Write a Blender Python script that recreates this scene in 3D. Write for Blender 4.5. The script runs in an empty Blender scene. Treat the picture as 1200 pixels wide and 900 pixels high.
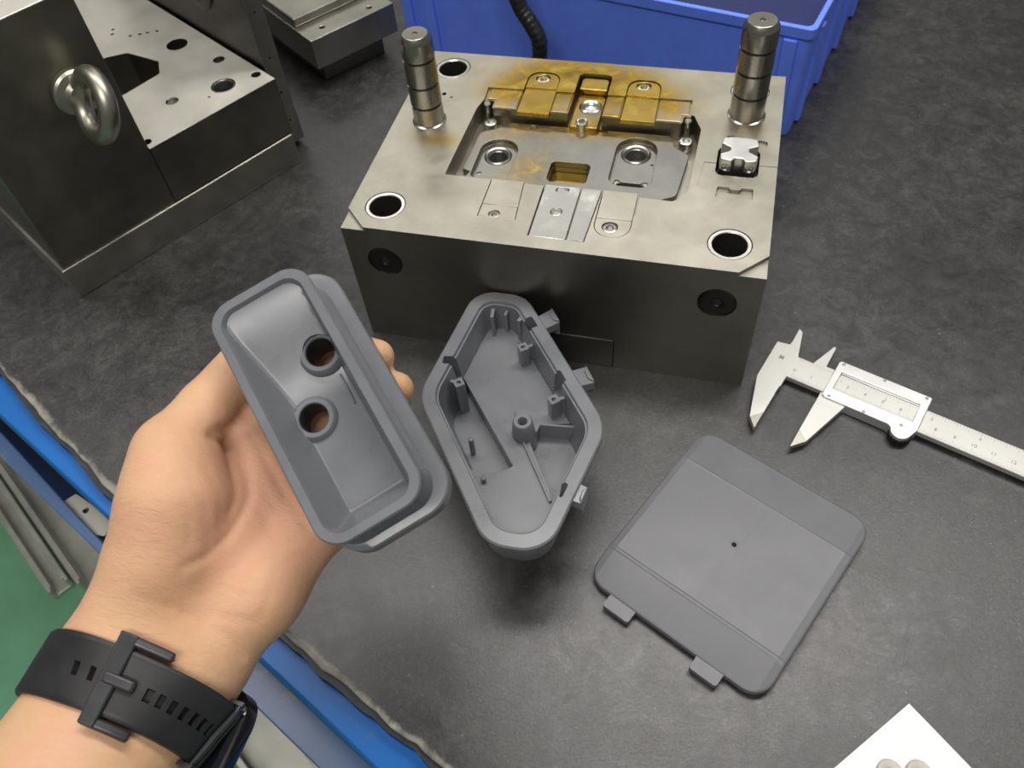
import bpy, bmesh, math, random
import numpy as np
from mathutils import Vector, Matrix

# ------------------------------------------------------------------ camera, light, exposure
scene = bpy.context.scene
COL = scene.collection
S = 0.001                                   # every shape below is written in millimetres

cam_data = bpy.data.cameras.new('camera')
cam = bpy.data.objects.new('camera', cam_data)
COL.objects.link(cam)
cam.location = (0.198723, -0.311780, 0.398794)
cam.rotation_euler = (math.radians(37.2047), math.radians(4.1100), math.radians(13.9356))
cam_data.sensor_width = 36.0
cam_data.lens = 982.011 * 36.0 / 1200.0
cam_data.clip_start = 0.01
cam_data.clip_end = 50
scene.camera = cam
cam_data.dof.use_dof = True
cam_data.dof.focus_distance = 0.36
cam_data.dof.aperture_fstop = 22

world = bpy.data.worlds.new('workshop_air')
scene.world = world
world.use_nodes = True
bg = world.node_tree.nodes['Background']
bg.inputs[0].default_value = (1.0, 0.98, 0.94, 1)
bg.inputs[1].default_value = 0.17

def ceiling_lamp(x, y, z, sx, sy, power, rz=0.0, colour=(1.0, 0.97, 0.925)):
    d = bpy.data.lights.new('ceiling_tube', 'AREA')
    d.shape = 'RECTANGLE'
    d.size, d.size_y = sx, sy
    d.energy = power
    d.color = colour
    o = bpy.data.objects.new('ceiling_tube', d)
    o.location = (x, y, z)
    o.rotation_euler = (0, 0, rz)
    COL.objects.link(o)
    return o
ceiling_lamp(0.42, 0.42, 1.45, 1.1, 0.26, 16, 0.25)
ceiling_lamp(-0.75, 2.5, 2.2, 2.8, 0.45, 17, 0.1)
ceiling_lamp(-0.85, 0.25, 1.9, 1.4, 0.30, 13, 0.25)
ceiling_lamp(0.1, -1.3, 2.0, 1.5, 0.30, 32, 0.25)

vs = scene.view_settings
vs.view_transform = 'Standard'
vs.look = 'None'
vs.exposure = 0.0
vs.gamma = 1.0
vs.use_curve_mapping = False

# ------------------------------------------------------------------ materials
def mat(name):
    m = bpy.data.materials.new(name)
    m.use_nodes = True
    nt = m.node_tree
    b = nt.nodes['Principled BSDF']
    return m, nt, b

def nd(nt, kind, **kw):
    n = nt.nodes.new(kind)
    for k, v in kw.items():
        setattr(n, k, v)
    return n

def coords(nt, scale=(1, 1, 1), rot=(0, 0, 0), out='Object'):
    tc = nd(nt, 'ShaderNodeTexCoord')
    mp = nd(nt, 'ShaderNodeMapping')
    mp.inputs['Scale'].default_value = scale
    mp.inputs['Rotation'].default_value = rot
    nt.links.new(tc.outputs[out], mp.inputs['Vector'])
    return mp.outputs['Vector']

def noise(nt, vec, scale, detail=4.0, rough=0.55, dist=0.0):
    n = nd(nt, 'ShaderNodeTexNoise')
    n.inputs['Scale'].default_value = scale
    n.inputs['Detail'].default_value = detail
    n.inputs['Roughness'].default_value = rough
    n.inputs['Distortion'].default_value = dist
    nt.links.new(vec, n.inputs['Vector'])
    return n.outputs['Fac']

def ramp(nt, fac, stops):
    r = nd(nt, 'ShaderNodeValToRGB')
    e = r.color_ramp.elements
    while len(e) < len(stops):
        e.new(0.5)
    for el, (p, c) in zip(e, stops):
        el.position = p
        el.color = c if len(c) == 4 else (*c, 1)
    nt.links.new(fac, r.inputs['Fac'])
    return r.outputs['Color']

def g(v):
    return (v, v, v, 1)

def mix(nt, fac, a, b, mode='MIX'):
    n = nd(nt, 'ShaderNodeMix', data_type='RGBA', blend_type=mode)
    for sock, val in ((n.inputs[0], fac), (n.inputs[6], a), (n.inputs[7], b)):
        if hasattr(val, 'is_linked') or hasattr(val, 'links'):
            nt.links.new(val, sock)
        else:
            sock.default_value = val if not isinstance(val, tuple) or len(val) == 4 else (*val, 1)
    return n.outputs[2]

def math_n(nt, op, a, b=None, c=None, clamp=False):
    n = nd(nt, 'ShaderNodeMath', operation=op, use_clamp=clamp)
    for i, v in enumerate((a, b, c)):
        if v is None:
            continue
        if hasattr(v, 'links'):
            nt.links.new(v, n.inputs[i])
        else:
            n.inputs[i].default_value = v
    return n.outputs[0]

def bump(nt, b, height, strength=0.2, dist=0.001):
    n = nd(nt, 'ShaderNodeBump')
    n.inputs['Strength'].default_value = strength
    n.inputs['Distance'].default_value = dist
    nt.links.new(height, n.inputs['Height'])
    nt.links.new(n.outputs['Normal'], b.inputs['Normal'])

def metal(name, c0, c1, rough=(0.25, 0.45), scale=40, brushed=None, metallic=1.0, bstr=0.05):
    m, nt, b = mat(name)
    v = coords(nt, brushed or (1, 1, 1))
    f = noise(nt, v, scale, 6, 0.6)
    v2 = coords(nt)
    f2 = noise(nt, v2, scale * 0.35, 3, 0.5, 0.4)
    fm = math_n(nt, 'MULTIPLY_ADD', f, 0.5, math_n(nt, 'MULTIPLY', f2, 0.5))
    col = ramp(nt, fm, [(0.32, c0), (0.68, c1)])
    nt.links.new(col, b.inputs['Base Color'])
    b.inputs['Metallic'].default_value = metallic
    rr = ramp(nt, f, [(0.3, g(rough[0])), (0.7, g(rough[1]))])
    nt.links.new(rr, b.inputs['Roughness'])
    bump(nt, b, f, bstr, 0.0004)
    return m

def plastic(name, col, rough=0.45, var=0.12, scale=60, grain=0.04, spec=0.5):
    m, nt, b = mat(name)
    v = coords(nt)
    f = noise(nt, v, scale, 5, 0.6, 0.3)
    lo = tuple(c * (1 - var) for c in col)
    hi = tuple(min(1, c * (1 + var)) for c in col)
    nt.links.new(ramp(nt, f, [(0.3, lo), (0.7, hi)]), b.inputs['Base Color'])
    rr = ramp(nt, f, [(0.3, g(rough - 0.05)), (0.7, g(rough + 0.07))])
    nt.links.new(rr, b.inputs['Roughness'])
    b.inputs['Specular IOR Level'].default_value = spec
    fine = noise(nt, v, 2500, 2, 0.5)
    bump(nt, b, fine, grain, 0.0002)
    return m

M = {}
M['dark_steel'] = metal('dark_steel', (0.16, 0.156, 0.13), (0.26, 0.25, 0.21), (0.36, 0.50), 25)
M['eye_steel'] = metal('eye_steel', (0.34, 0.325, 0.27), (0.46, 0.44, 0.37), (0.34, 0.44), 60)
M['black_steel'] = metal('black_steel', (0.05, 0.05, 0.047), (0.09, 0.088, 0.08), (0.34, 0.48), 30)
M['crate_shade'] = plastic('crate_shade', (0.010, 0.018, 0.09), 0.5, 0.1, 25, 0.06)  # navy puts the shade inside the crate into the colour
M['plate_steel'] = metal('plate_steel', (0.34, 0.33, 0.29), (0.48, 0.465, 0.41), (0.32, 0.46), 30)
M['pin_steel'] = metal('pin_steel', (0.30, 0.285, 0.25), (0.42, 0.40, 0.35), (0.24, 0.30), 40, None, 1.0, 0.0)
M['bore_dark'] = plastic('bore_dark', (0.020, 0.019, 0.016), 0.45)  # oily bore walls; the near-black also paints the shade down deep holes
M['bright_steel'] = metal('bright_steel', (0.62, 0.61, 0.57), (0.80, 0.79, 0.75), (0.2, 0.34), 60)
M['insert_steel'] = metal('insert_steel', (0.38, 0.378, 0.36), (0.52, 0.515, 0.485), (0.20, 0.42), 55)
M['silver'] = metal('silver', (0.66, 0.66, 0.65), (0.74, 0.74, 0.73), (0.36, 0.46), 50, None, 0.9)
M['latch_silver'] = metal('latch_silver', (0.82, 0.82, 0.81), (0.90, 0.90, 0.89), (0.30, 0.42), 50, None, 0.7)
M['caliper_satin'] = metal('caliper_satin', (0.52, 0.515, 0.49), (0.60, 0.595, 0.565), (0.42, 0.52), 80, (1, 14, 1), 0.85)
M['cap_black'] = metal('cap_black', (0.035, 0.035, 0.033), (0.06, 0.06, 0.055), (0.3, 0.42), 40)
M['hole_dark'] = plastic('hole_dark', (0.012, 0.012, 0.012), 0.6)
M['part_plastic'] = plastic('part_plastic', (0.150, 0.156, 0.170), 0.30, 0.08, 45, 0.05)
M['lid_plastic'] = plastic('lid_plastic', (0.128, 0.130, 0.142), 0.42, 0.06, 60, 0.12)
M['held_plastic'] = plastic('held_plastic', (0.138, 0.144, 0.158), 0.30, 0.07, 45, 0.05)
M['crate_blue'] = plastic('crate_blue', (0.13, 0.24, 0.92), 0.42, 0.08, 25, 0.06)
M['cable_black'] = plastic('cable_black', (0.014, 0.014, 0.014), 0.28, 0.4, 300, 0.3)
M['strap_rubber'] = plastic('strap_rubber', (0.014, 0.014, 0.0155), 0.48, 0.1, 80, 0.1)
M['buckle_black'] = plastic('buckle_black', (0.030, 0.030, 0.033), 0.34, 0.1, 80, 0.02)
M['watch_black'] = plastic('watch_black', (0.008, 0.009, 0.013), 0.15, 0.1, 80, 0.0)
M['paper'] = plastic('paper', (0.80, 0.80, 0.78), 0.7, 0.02, 30, 0.1)
M['beige'] = plastic('beige', (0.50, 0.47, 0.42), 0.5, 0.05, 30, 0.05)
M['ink'] = plastic('ink', (0.16, 0.16, 0.155), 0.5)
M['floor_green'] = plastic('floor_green', (0.14, 0.36, 0.21), 0.5, 0.18, 6, 0.05)

# ground top of the mould: pale steel with amber oil left round the back slides, plus one painted reflection
def oiled(name, c0, c1, rough, strength, spots):
    m, nt, b = mat(name)
    v = coords(nt)
    f = noise(nt, v, 45, 6, 0.62, 0.3)
    f2 = noise(nt, v, 14, 4, 0.6, 0.8)
    fm = math_n(nt, 'MULTIPLY_ADD', f, 0.5, math_n(nt, 'MULTIPLY', f2, 0.5))
    col = ramp(nt, fm, [(0.36, c0), (0.62, c1)])
    sep = nd(nt, 'ShaderNodeSeparateXYZ')
    nt.links.new(v, sep.inputs[0])
    total = None
    for (x, y, rx, ry, a) in spots:
        dx = math_n(nt, 'DIVIDE', math_n(nt, 'SUBTRACT', sep.outputs[0], x * S), rx * S)
        dy = math_n(nt, 'DIVIDE', math_n(nt, 'SUBTRACT', sep.outputs[1], y * S), ry * S)
        d2 = math_n(nt, 'ADD', math_n(nt, 'MULTIPLY', dx, dx), math_n(nt, 'MULTIPLY', dy, dy))
        e = math_n(nt, 'MULTIPLY', math_n(nt, 'POWER', 2.718, math_n(nt, 'MULTIPLY', d2, -1.0)), a)
        total = e if total is None else math_n(nt, 'ADD', total, e)
    n3 = noise(nt, v, 70, 5, 0.65, 1.2)
    k = math_n(nt, 'MULTIPLY', total, math_n(nt, 'MULTIPLY_ADD', n3, 2.4, -0.35), clamp=True)
    k = math_n(nt, 'MULTIPLY', k, strength, clamp=True)
    amber = ramp(nt, n3, [(0.32, (0.20, 0.11, 0.012)), (0.52, (0.42, 0.27, 0.03)), (0.68, (0.55, 0.40, 0.08))])
    nt.links.new(mix(nt, k, col, amber), b.inputs['Base Color'])
    b.inputs['Metallic'].default_value = 1.0
    nt.links.new(ramp(nt, f, [(0.3, g(rough[0])), (0.7, g(rough[1]))]), b.inputs['Roughness'])
    bump(nt, b, f, 0.05, 0.0004)
    return m
OIL_AND_REFLECTION = [(108, 156, 42, 22, 1.7), (82, 142, 24, 22, 1.2), (142, 138, 28, 18, 1.2), (60, 134, 18, 12, 0.7), (168, 132, 14, 12, 0.5),
       (88, 74, 14, 15, 0.8), (70, 100, 22, 10, 0.35), (32, 81, 15, 7, 0.9), (115, 114, 46, 8, 0.8), (212, 120, 10, 8, 0.5), (128, 116, 8, 5, 0.8)]  # the patch below the left pin paints a yellow reflection
M['mold_top'] = oiled('mold_top', (0.42, 0.40, 0.335), (0.57, 0.545, 0.465), (0.34, 0.46), 0.95, OIL_AND_REFLECTION)
M['mold_insert'] = oiled('mold_insert', (0.21, 0.21, 0.20), (0.37, 0.365, 0.335), (0.26, 0.42), 0.85, OIL_AND_REFLECTION)
M['amber_steel'] = oiled('amber_steel', (0.40, 0.28, 0.07), (0.56, 0.42, 0.15), (0.24, 0.38), 1.0,
                         [(85, 140, 40, 40, 0.6), (145, 140, 40, 40, 0.6), (113, 74, 20, 20, 0.8)])
M['left_top'] = metal('left_top', (0.66, 0.63, 0.55), (0.82, 0.79, 0.71), (0.30, 0.46), 30, None, 0.55)  # pale, less metallic colour paints the bright reflection on the left mold's tops

def rubber_mat():
    m, nt, b = mat('rubber_mat')
    v = coords(nt)
    big = noise(nt, v, 9, 4, 0.55, 0.5)
    mid = noise(nt, v, 70, 8, 0.75, 0.8)
    fin = noise(nt, v, 330, 6, 0.8, 1.5)
    f = math_n(nt, 'MULTIPLY_ADD', mid, 0.40, math_n(nt, 'MULTIPLY_ADD', big, 0.22, math_n(nt, 'MULTIPLY', fin, 0.38)))
    base = ramp(nt, f, [(0.38, (0.007, 0.0069, 0.0068)), (0.50, (0.020, 0.0196, 0.019)), (0.62, (0.058, 0.056, 0.052))])
    # fine pale scratches and specks
    w1 = noise(nt, coords(nt, (60, 260, 1), (0, 0, 0.7)), 3.5, 5, 0.7, 3.5)
    w2 = noise(nt, coords(nt, (250, 60, 1), (0, 0, 0.2)), 3.2, 5, 0.7, 3.5)
    scr = math_n(nt, 'MAXIMUM', ramp(nt, w1, [(0.57, g(0)), (0.64, g(1))]), ramp(nt, w2, [(0.58, g(0)), (0.65, g(1))]))
    patch = ramp(nt, noise(nt, v, 13, 4, 0.6, 0.8), [(0.40, g(0.05)), (0.62, g(1.0))])
    scr = math_n(nt, 'MULTIPLY', scr, math_n(nt, 'MULTIPLY', patch, 0.34))
    col = mix(nt, scr, base, (0.20, 0.195, 0.185, 1))
    # darker scuffs pressed into the surface
    sc2 = ramp(nt, noise(nt, coords(nt, (1, 1, 1), (0, 0, 1.1)), 46, 6, 0.75, 1.8), [(0.30, g(0.75)), (0.38, g(0))])
    col = mix(nt, sc2, col, (0.006, 0.006, 0.006, 1))
    speck = ramp(nt, noise(nt, v, 420, 2, 0.5), [(0.73, g(0)), (0.77, g(0.5))])
    col = mix(nt, speck, col, (0.30, 0.29, 0.27, 1))
    # worn through along the front edge (edge_gap = distance from that edge)
    at_ = nd(nt, 'ShaderNodeAttribute', attribute_name='edge_gap')
    worn = noise(nt, v, 16, 3, 0.5, 0.4)
    yy = math_n(nt, 'ADD', at_.outputs['Fac'], math_n(nt, 'MULTIPLY_ADD', mid, 10.0, -4.0))
    wear = math_n(nt, 'SUBTRACT', 1.0, math_n(nt, 'DIVIDE', yy, math_n(nt, 'MULTIPLY_ADD', worn, 11.0, -1.0)), clamp=True)
    wear = math_n(nt, 'MULTIPLY', wear, 0.85)
    col = mix(nt, wear, col, (0.52, 0.49, 0.43, 1))
    nt.links.new(col, b.inputs['Base Color'])
    nt.links.new(ramp(nt, mid, [(0.3, g(0.30)), (0.7, g(0.46))]), b.inputs['Roughness'])
    b.inputs['Specular IOR Level'].default_value = 0.75
    bump(nt, b, noise(nt, v, 420, 6, 0.75, 1.0), 0.22, 0.0006)
    return m
M['rubber_mat'] = rubber_mat()

def worn_paint(name, col, chip, amount, rough=0.35):
    m, nt, b = mat(name)
    v = coords(nt)
    f = noise(nt, v, 38, 6, 0.7, 0.6)
    k = ramp(nt, f, [(0.62 - amount, g(0)), (0.70 - amount, g(1))])
    big = noise(nt, v, 9, 3, 0.5)
    c = ramp(nt, big, [(0.3, tuple(x * 0.8 for x in col)), (0.7, col)])
    nt.links.new(mix(nt, k, c, (*chip, 1)), b.inputs['Base Color'])
    b.inputs['Roughness'].default_value = rough
    return m
M['blue_paint'] = worn_paint('blue_paint', (0.0, 0.135, 0.50), (0.06, 0.14, 0.30), -0.04, 0.45)
M['blue_worn'] = worn_paint('blue_worn', (0.085, 0.155, 0.32), (0.16, 0.17, 0.19), 0.07, 0.3)
M['blue_deep'] = worn_paint('blue_deep', (0.006, 0.035, 0.115), (0.03, 0.05, 0.08), 0.0)
M['mat_edge'] = plastic('mat_edge', (0.022, 0.025, 0.032), 0.5, 0.5, 120, 0.3)
M['channel_steel'] = metal('channel_steel', (0.40, 0.41, 0.36), (0.60, 0.60, 0.53), (0.35, 0.5), 25, None, 0.6)

def skin():
    m, nt, b = mat('skin')
    v = coords(nt)
    big = noise(nt, v, 22, 3, 0.5, 0.4)
    mid = noise(nt, v, 120, 4, 0.6, 0.3)
    col = ramp(nt, math_n(nt, 'MULTIPLY_ADD', big, 0.75, math_n(nt, 'MULTIPLY', mid, 0.25)),
               [(0.34, (0.56, 0.33, 0.175)), (0.52, (0.63, 0.39, 0.225)), (0.68, (0.64, 0.355, 0.235))])
    # the hollow of the palm is pinker than the wrist
    dv_ = nd(nt, 'ShaderNodeVectorMath', operation='DISTANCE')
    nt.links.new(v, dv_.inputs[0])
    dv_.inputs[1].default_value = (0.05897, -0.19816, 0.14102)
    pk = math_n(nt, 'SUBTRACT', 1.0, math_n(nt, 'DIVIDE', dv_.outputs['Value'], 0.062), clamp=True)
    pk = math_n(nt, 'MULTIPLY', pk, math_n(nt, 'MULTIPLY_ADD', mid, 1.2, 0.2), clamp=True)
    col = mix(nt, pk, col, (0.62, 0.315, 0.215, 1))
    nt.links.new(col, b.inputs['Base Color'])
    b.inputs['Roughness'].default_value = 0.5
    b.inputs['Subsurface Weight'].default_value = 0.18
    b.inputs['Subsurface Radius'].default_value = (0.006, 0.0022, 0.0012)
    b.inputs['Subsurface Scale'].default_value = 0.6
    b.inputs['Specular IOR Level'].default_value = 0.35
    ln = noise(nt, coords(nt, (1.0, 2.6, 1.0), (0.2, 0.3, 0.7)), 210, 5, 0.65, 0.8)
    bump(nt, b, ln, 0.42, 0.0010)
    return m
M['skin'] = skin()
M['nail'] = plastic('nail', (0.70, 0.45, 0.36), 0.3, 0.03)

# ------------------------------------------------------------------ mesh helpers (mm)
def area2(pts):
    return sum(pts[i][0] * pts[(i + 1) % len(pts)][1] - pts[(i + 1) % len(pts)][0] * pts[i][1] for i in range(len(pts)))

def ccw(pts):
    return list(pts) if area2(pts) > 0 else list(reversed(pts))

def rpoly(corners, r, seg=6):
    """polygon with rounded corners; r a number or one per corner"""
    n = len(corners)
    out = []
    for i in range(n):
        p = Vector(corners[i]); a = Vector(corners[i - 1]); c = Vector(corners[(i + 1) % n])
        rr = r[i] if isinstance(r, (list, tuple)) else r
        d1 = (a - p).normalized(); d2 = (c - p).normalized()
        ang = d1.angle(d2)
        if rr <= 0.01 or ang > 3.1:
            out.append((p.x, p.y)); continue
        t = min(rr / math.tan(ang / 2), (a - p).length * 0.49, (c - p).length * 0.49)
        rr2 = t * math.tan(ang / 2)
        ctr = p + (d1 + d2).normalized() * (rr2 / math.sin(ang / 2))
        s = p + d1 * t - ctr; e = p + d2 * t - ctr
        a0 = math.atan2(s.y, s.x); a1 = math.atan2(e.y, e.x)
        da = (a1 - a0 + math.pi) % (2 * math.pi) - math.pi
        for k in range(seg + 1):
            q = a0 + da * k / seg
            out.append((ctr.x + rr2 * math.cos(q), ctr.y + rr2 * math.sin(q)))
    return out

def offset_corners(corners, d):
    """inset a convex polygon by d"""
    cs = ccw(corners)
    n = len(cs)
    L = []
    for i in range(n):
        a = Vector(cs[i]); b = Vector(cs[(i + 1) % n])
        t = (b - a).normalized(); nn = Vector((-t.y, t.x))
        dd = d[i] if isinstance(d, (list, tuple)) else d
        L.append((a + nn * dd, t))
    out = []
    for i in range(n):
        (p, t), (q, u) = L[i - 1], L[i]
        den = t.x * u.y - t.y * u.x
        w = q - p
        k = (w.x * u.y - w.y * u.x) / den
        out.append(tuple(p + t * k))
    return out

def rrect(x0, y0, x1, y1, r=0, seg=6):
    return rpoly([(x0, y0), (x1, y0), (x1, y1), (x0, y1)], r, seg)

def circle(cx, cy, r, seg=32, a0=0.0):
    return [(cx + r * math.cos(a0 + 2 * math.pi * i / seg), cy + r * math.sin(a0 + 2 * math.pi * i / seg)) for i in range(seg)]

def prism(bm, pts, z0, z1, f=None):
    pts = ccw(pts)
    f = f or (lambda x, y, z: (x, y, z))
    lo = [bm.verts.new(f(x, y, z0)) for x, y in pts]
    hi = [bm.verts.new(f(x, y, z1)) for x, y in pts]
    bm.faces.new(list(reversed(lo)))
    bm.faces.new(hi)
    n = len(pts)
    for i in range(n):
        bm.faces.new((lo[i], lo[(i + 1) % n], hi[(i + 1) % n], hi[i]))
    return bm

def box(bm, x0, x1, y0, y1, z0, z1, f=None):
    return prism(bm, [(x0, y0), (x1, y0), (x1, y1), (x0, y1)], z0, z1, f)

def loft(bm, loops, cap0=True, cap1=True, closed=True):
    """loops: lists of equal length of 3D points, skinned in order"""
    vs_ = [[bm.verts.new(p) for p in lp] for lp in loops]
    n = len(vs_[0])
    for a, b in zip(vs_[:-1], vs_[1:]):
        for i in range(n if closed else n - 1):
            j = (i + 1) % n
            bm.faces.new((a[i], a[j], b[j], b[i]))
    if cap0:
        bm.faces.new(list(reversed(vs_[0])))
    if cap1:
        bm.faces.new(vs_[-1])
    return bm

def frame_of(axis):
    z = Vector(axis).normalized()
    x = Vector((0, 0, 1)).cross(z)
    if x.length < 1e-4:
        x = Vector((1, 0, 0))
    x.normalize()
    return x, z.cross(x), z

def lathe(bm, c, axis, prof, seg=32, close=False):
    """prof: (radius, height) along axis; radius 0 at an end closes it"""
    x, y, z = frame_of(axis)
    c = Vector(c)
    rings = []
    for r, h in prof:
        if r < 1e-6:
            rings.append([bm.verts.new(c + z * h)])
        else:
            rings.append([bm.verts.new(c + z * h + (x * math.cos(2 * math.pi * i / seg) + y * math.sin(2 * math.pi * i / seg)) * r) for i in range(seg)])
    prs = list(zip(rings[:-1], rings[1:]))
    if close:
        prs.append((rings[-1], rings[0]))
    for a, b in prs:
        for i in range(seg):
            j = (i + 1) % seg
            if len(a) == 1 and len(b) == 1:
                continue
            if len(a) == 1:
                bm.faces.new((a[0], b[j], b[i]))
            elif len(b) == 1:
                bm.faces.new((a[i], a[j], b[0]))
            else:
                bm.faces.new((a[i], a[j], b[j], b[i]))
    return bm

def tube(bm, path, r, seg=12, ups=None, ry=None):
    pts = [Vector(p) for p in path]
    n = len(pts)
    rr = r if isinstance(r, (list, tuple)) else [r] * n
    loops = []
    prev = None
    for i, p in enumerate(pts):
        t = (pts[min(i + 1, n - 1)] - pts[max(i - 1, 0)]).normalized()
        if prev is None:
            x = t.orthogonal().normalized()
        else:
            x = (prev - t * prev.dot(t)).normalized()
        prev = x
        y = t.cross(x)
        loops.append([p + (x * math.cos(2 * math.pi * k / seg) + y * math.sin(2 * math.pi * k / seg)) * rr[i] for k in range(seg)])
    return loft(bm, loops)

def spline(pts, per=8):
    P = [Vector(p) for p in pts]
    P = [P[0] * 2 - P[1]] + P + [P[-1] * 2 - P[-2]]
    out = []
    for i in range(1, len(P) - 2):
        for k in range(per):
            t = k / per
            a, b, c, d = P[i - 1], P[i], P[i + 1], P[i + 2]
            out.append(0.5 * ((2 * b) + (c - a) * t + (2 * a - 5 * b + 4 * c - d) * t * t + (3 * b - a - 3 * c + d) * t ** 3))
    out.append(P[-2])
    return out

def new_bm():
    return bmesh.new()

def obj(name, bm, material, parent=None, smooth=35, bevel=0.0, bseg=2, label=None, kind=None, slots=None, normals=True):
    """links one bmesh (mm) as ONE mesh object"""
    if normals:
        bmesh.ops.recalc_face_normals(bm, faces=bm.faces)
    bmesh.ops.scale(bm, vec=(S, S, S), verts=bm.verts)
    me = bpy.data.meshes.new(name)
    bm.to_mesh(me)
    bm.free()
    return obj_me(name, me, material, parent, smooth, bevel, bseg, label, kind, slots)

def obj_me(name, me, material, parent=None, smooth=35, bevel=0.0, bseg=2, label=None, kind=None, slots=None):
    mats = material if isinstance(material, (list, tuple)) else [material]
    me.materials.clear()
    for k in mats:
        me.materials.append(M[k] if isinstance(k, str) else k)
    if slots:
        for p in me.polygons:
            p.material_index = slots(p)
    o = bpy.data.objects.new(name, me)
    COL.objects.link(o)
    if parent:
        o.parent = parent
    if smooth:
        me.polygons.foreach_set('use_smooth', [True] * len(me.polygons))
        try:
            me.set_sharp_from_angle(angle=math.radians(smooth))
        except Exception:
            pass
    if bevel:
        b = o.modifiers.new('bevel', 'BEVEL')
        b.width = bevel * S
        b.segments = bseg
        b.limit_method = 'ANGLE'
        b.angle_limit = math.radians(40)
        b.harden_normals = False
    if label:
        o['label'] = label
    if kind:
        o['kind'] = kind
    return o

def carve(bm, cutters):
    """bm (mm) minus each cutter bm; returns a new bmesh in mm"""
    def tmp(b, n):
        bmesh.ops.recalc_face_normals(b, faces=b.faces)
        me = bpy.data.meshes.new(n)
        b.to_mesh(me); b.free()
        o = bpy.data.objects.new(n, me)
        COL.objects.link(o)
        return o
    base = tmp(bm, 'tmp_base')
    cs = []
    for c in cutters:
        o = tmp(c, 'tmp_cut')
        m = base.modifiers.new('b', 'BOOLEAN')
        m.operation = 'DIFFERENCE'
        m.solver = 'EXACT'
        m.object = o
        cs.append(o)
    dg = bpy.context.evaluated_depsgraph_get()
    dg.update()
    me = bpy.data.meshes.new_from_object(base.evaluated_get(dg))
    out = bmesh.new()
    out.from_mesh(me)
    for o in [base] + cs:
        d = o.data
        bpy.data.objects.remove(o)
        bpy.data.meshes.remove(d)
    bpy.data.meshes.remove(me)
    return out

def cutter(pts, z0, z1):
    return prism(new_bm(), pts, z0, z1)

def cyl(c, axis, r, h0, h1, seg=32):
    return lathe(new_bm(), c, axis, [(0, h0), (r, h0), (r, h1), (0, h1)], seg)

def thing(name, label, cat, loc=(0, 0, 0), rot=(0, 0, 0), group=None):
    o = bpy.data.objects.new(name, None)
    COL.objects.link(o)
    o.empty_display_size = 0.01
    o.location = [v * S for v in loc]
    o.rotation_euler = rot
    o['label'] = label
    o['category'] = cat
    if group:
        o['group'] = group
    return o

def tag(o, label, cat, group=None):
    o['label'] = label
    o['category'] = cat
    if group:
        o['group'] = group
    return o

def top_slot(p):  # tops get the lighter steel, sides the darker: reflections put into colour
    return 0 if p.normal.z > 0.9 else 1

def socket_screw(parent, x, y, z, r=4.0, name='screw', material='bright_steel', depth=3.0):
    bm = new_bm()
    lathe(bm, (x, y, z), (0, 0, 1), [(0, -depth), (r, -depth), (r, -0.3), (r - 0.4, 0), (r * 0.56, 0), (r * 0.5, -0.4)], 24)
    hexa = [Vector((x + r * 0.5 * math.cos(k * math.pi / 3), y + r * 0.5 * math.sin(k * math.pi / 3), 0)) for k in range(6)]
    b = [bm.verts.new((q.x, q.y, z - 0.3)) for q in hexa]
    d = [bm.verts.new((q.x, q.y, z - 2.2)) for q in hexa]
    for k in range(6):
        bm.faces.new((b[k], b[(k + 1) % 6], d[(k + 1) % 6], d[k]))
    bm.faces.new(d)
    return obj(name, bm, material, parent, 40)

# ------------------------------------------------------------------ the setting: floor
bm = new_bm()
box(bm, -2600, 2600, -2200, 3200, -830, -800)
o = obj('floor', bm, 'floor_green', None, 0)
o['kind'] = 'structure'
o['label'] = 'green painted workshop floor below the bench'

M['wall_paint'] = plastic('wall_paint', (0.55, 0.55, 0.53), 0.6, 0.04, 3, 0.05)
bm = new_bm()
box(bm, -2600, 2600, 3200, 3300, -830, 2700)
o = obj('wall_back', bm, 'wall_paint', None, 0)
o['kind'] = 'structure'
o['label'] = 'plain grey workshop wall behind the bench'

# ------------------------------------------------------------------ workbench
random.seed(4)
bench = thing('workbench', 'workbench with worn black rubber top and blue painted steel frame', 'workbench',
              (-46.4, -164, 0), (0, 0, math.radians(-25.06)))
ctrl = [(-1000, 2), (-420, 3), (-205, 3.6), (-130, -2), (-53, -6.0), (20, -3), (75, -0.5), (120, 0.6), (182, 2.4), (300, 1), (1100, 0)]
def edge_y(x):
    for (xa, ya), (xb, yb) in zip(ctrl[:-1], ctrl[1:]):
        if xa <= x <= xb:
            t = (x - xa) / (xb - xa); t = t * t * (3 - 2 * t)
            return ya + (yb - ya) * t
    return 0.0
xs = [-1000, -700, -420] + [-400 + i * 5 for i in range(150)] + [500, 800, 1100]
wob = {}
for i, x in enumerate(xs):
    w = 0.0
    if -420 < x < 480:
        w = 0.5 * math.sin(x * 0.11) + 0.35 * math.sin(x * 0.27 + 1) + random.uniform(-0.35, 0.35)
        if x > 60:
            w += 0.3 * math.sin(x * 0.16 + 0.5)
    wob[i] = edge_y(x) + w
bm = new_bm()
lay = bm.verts.layers.float.new('edge_gap')     # millimetres from the front edge
prof = [(0.0, -3.2), (-0.1, -1.2), (0.9, -0.25), (3.0, 0.0)]
rows = []
for (dy, z) in prof:
    rows.append([bm.verts.new((x, wob[i] + dy, z)) for i, x in enumerate(xs)])
for dy in (6.0, 10.0, 16.0, 30.0):
    rows.append([bm.verts.new((x, wob[i] + dy, 0)) for i, x in enumerate(xs)])
rows.append([bm.verts.new((x, 1100, 0)) for x in xs])
rows.append([bm.verts.new((x, 1100, -3.2)) for x in xs])
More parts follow.
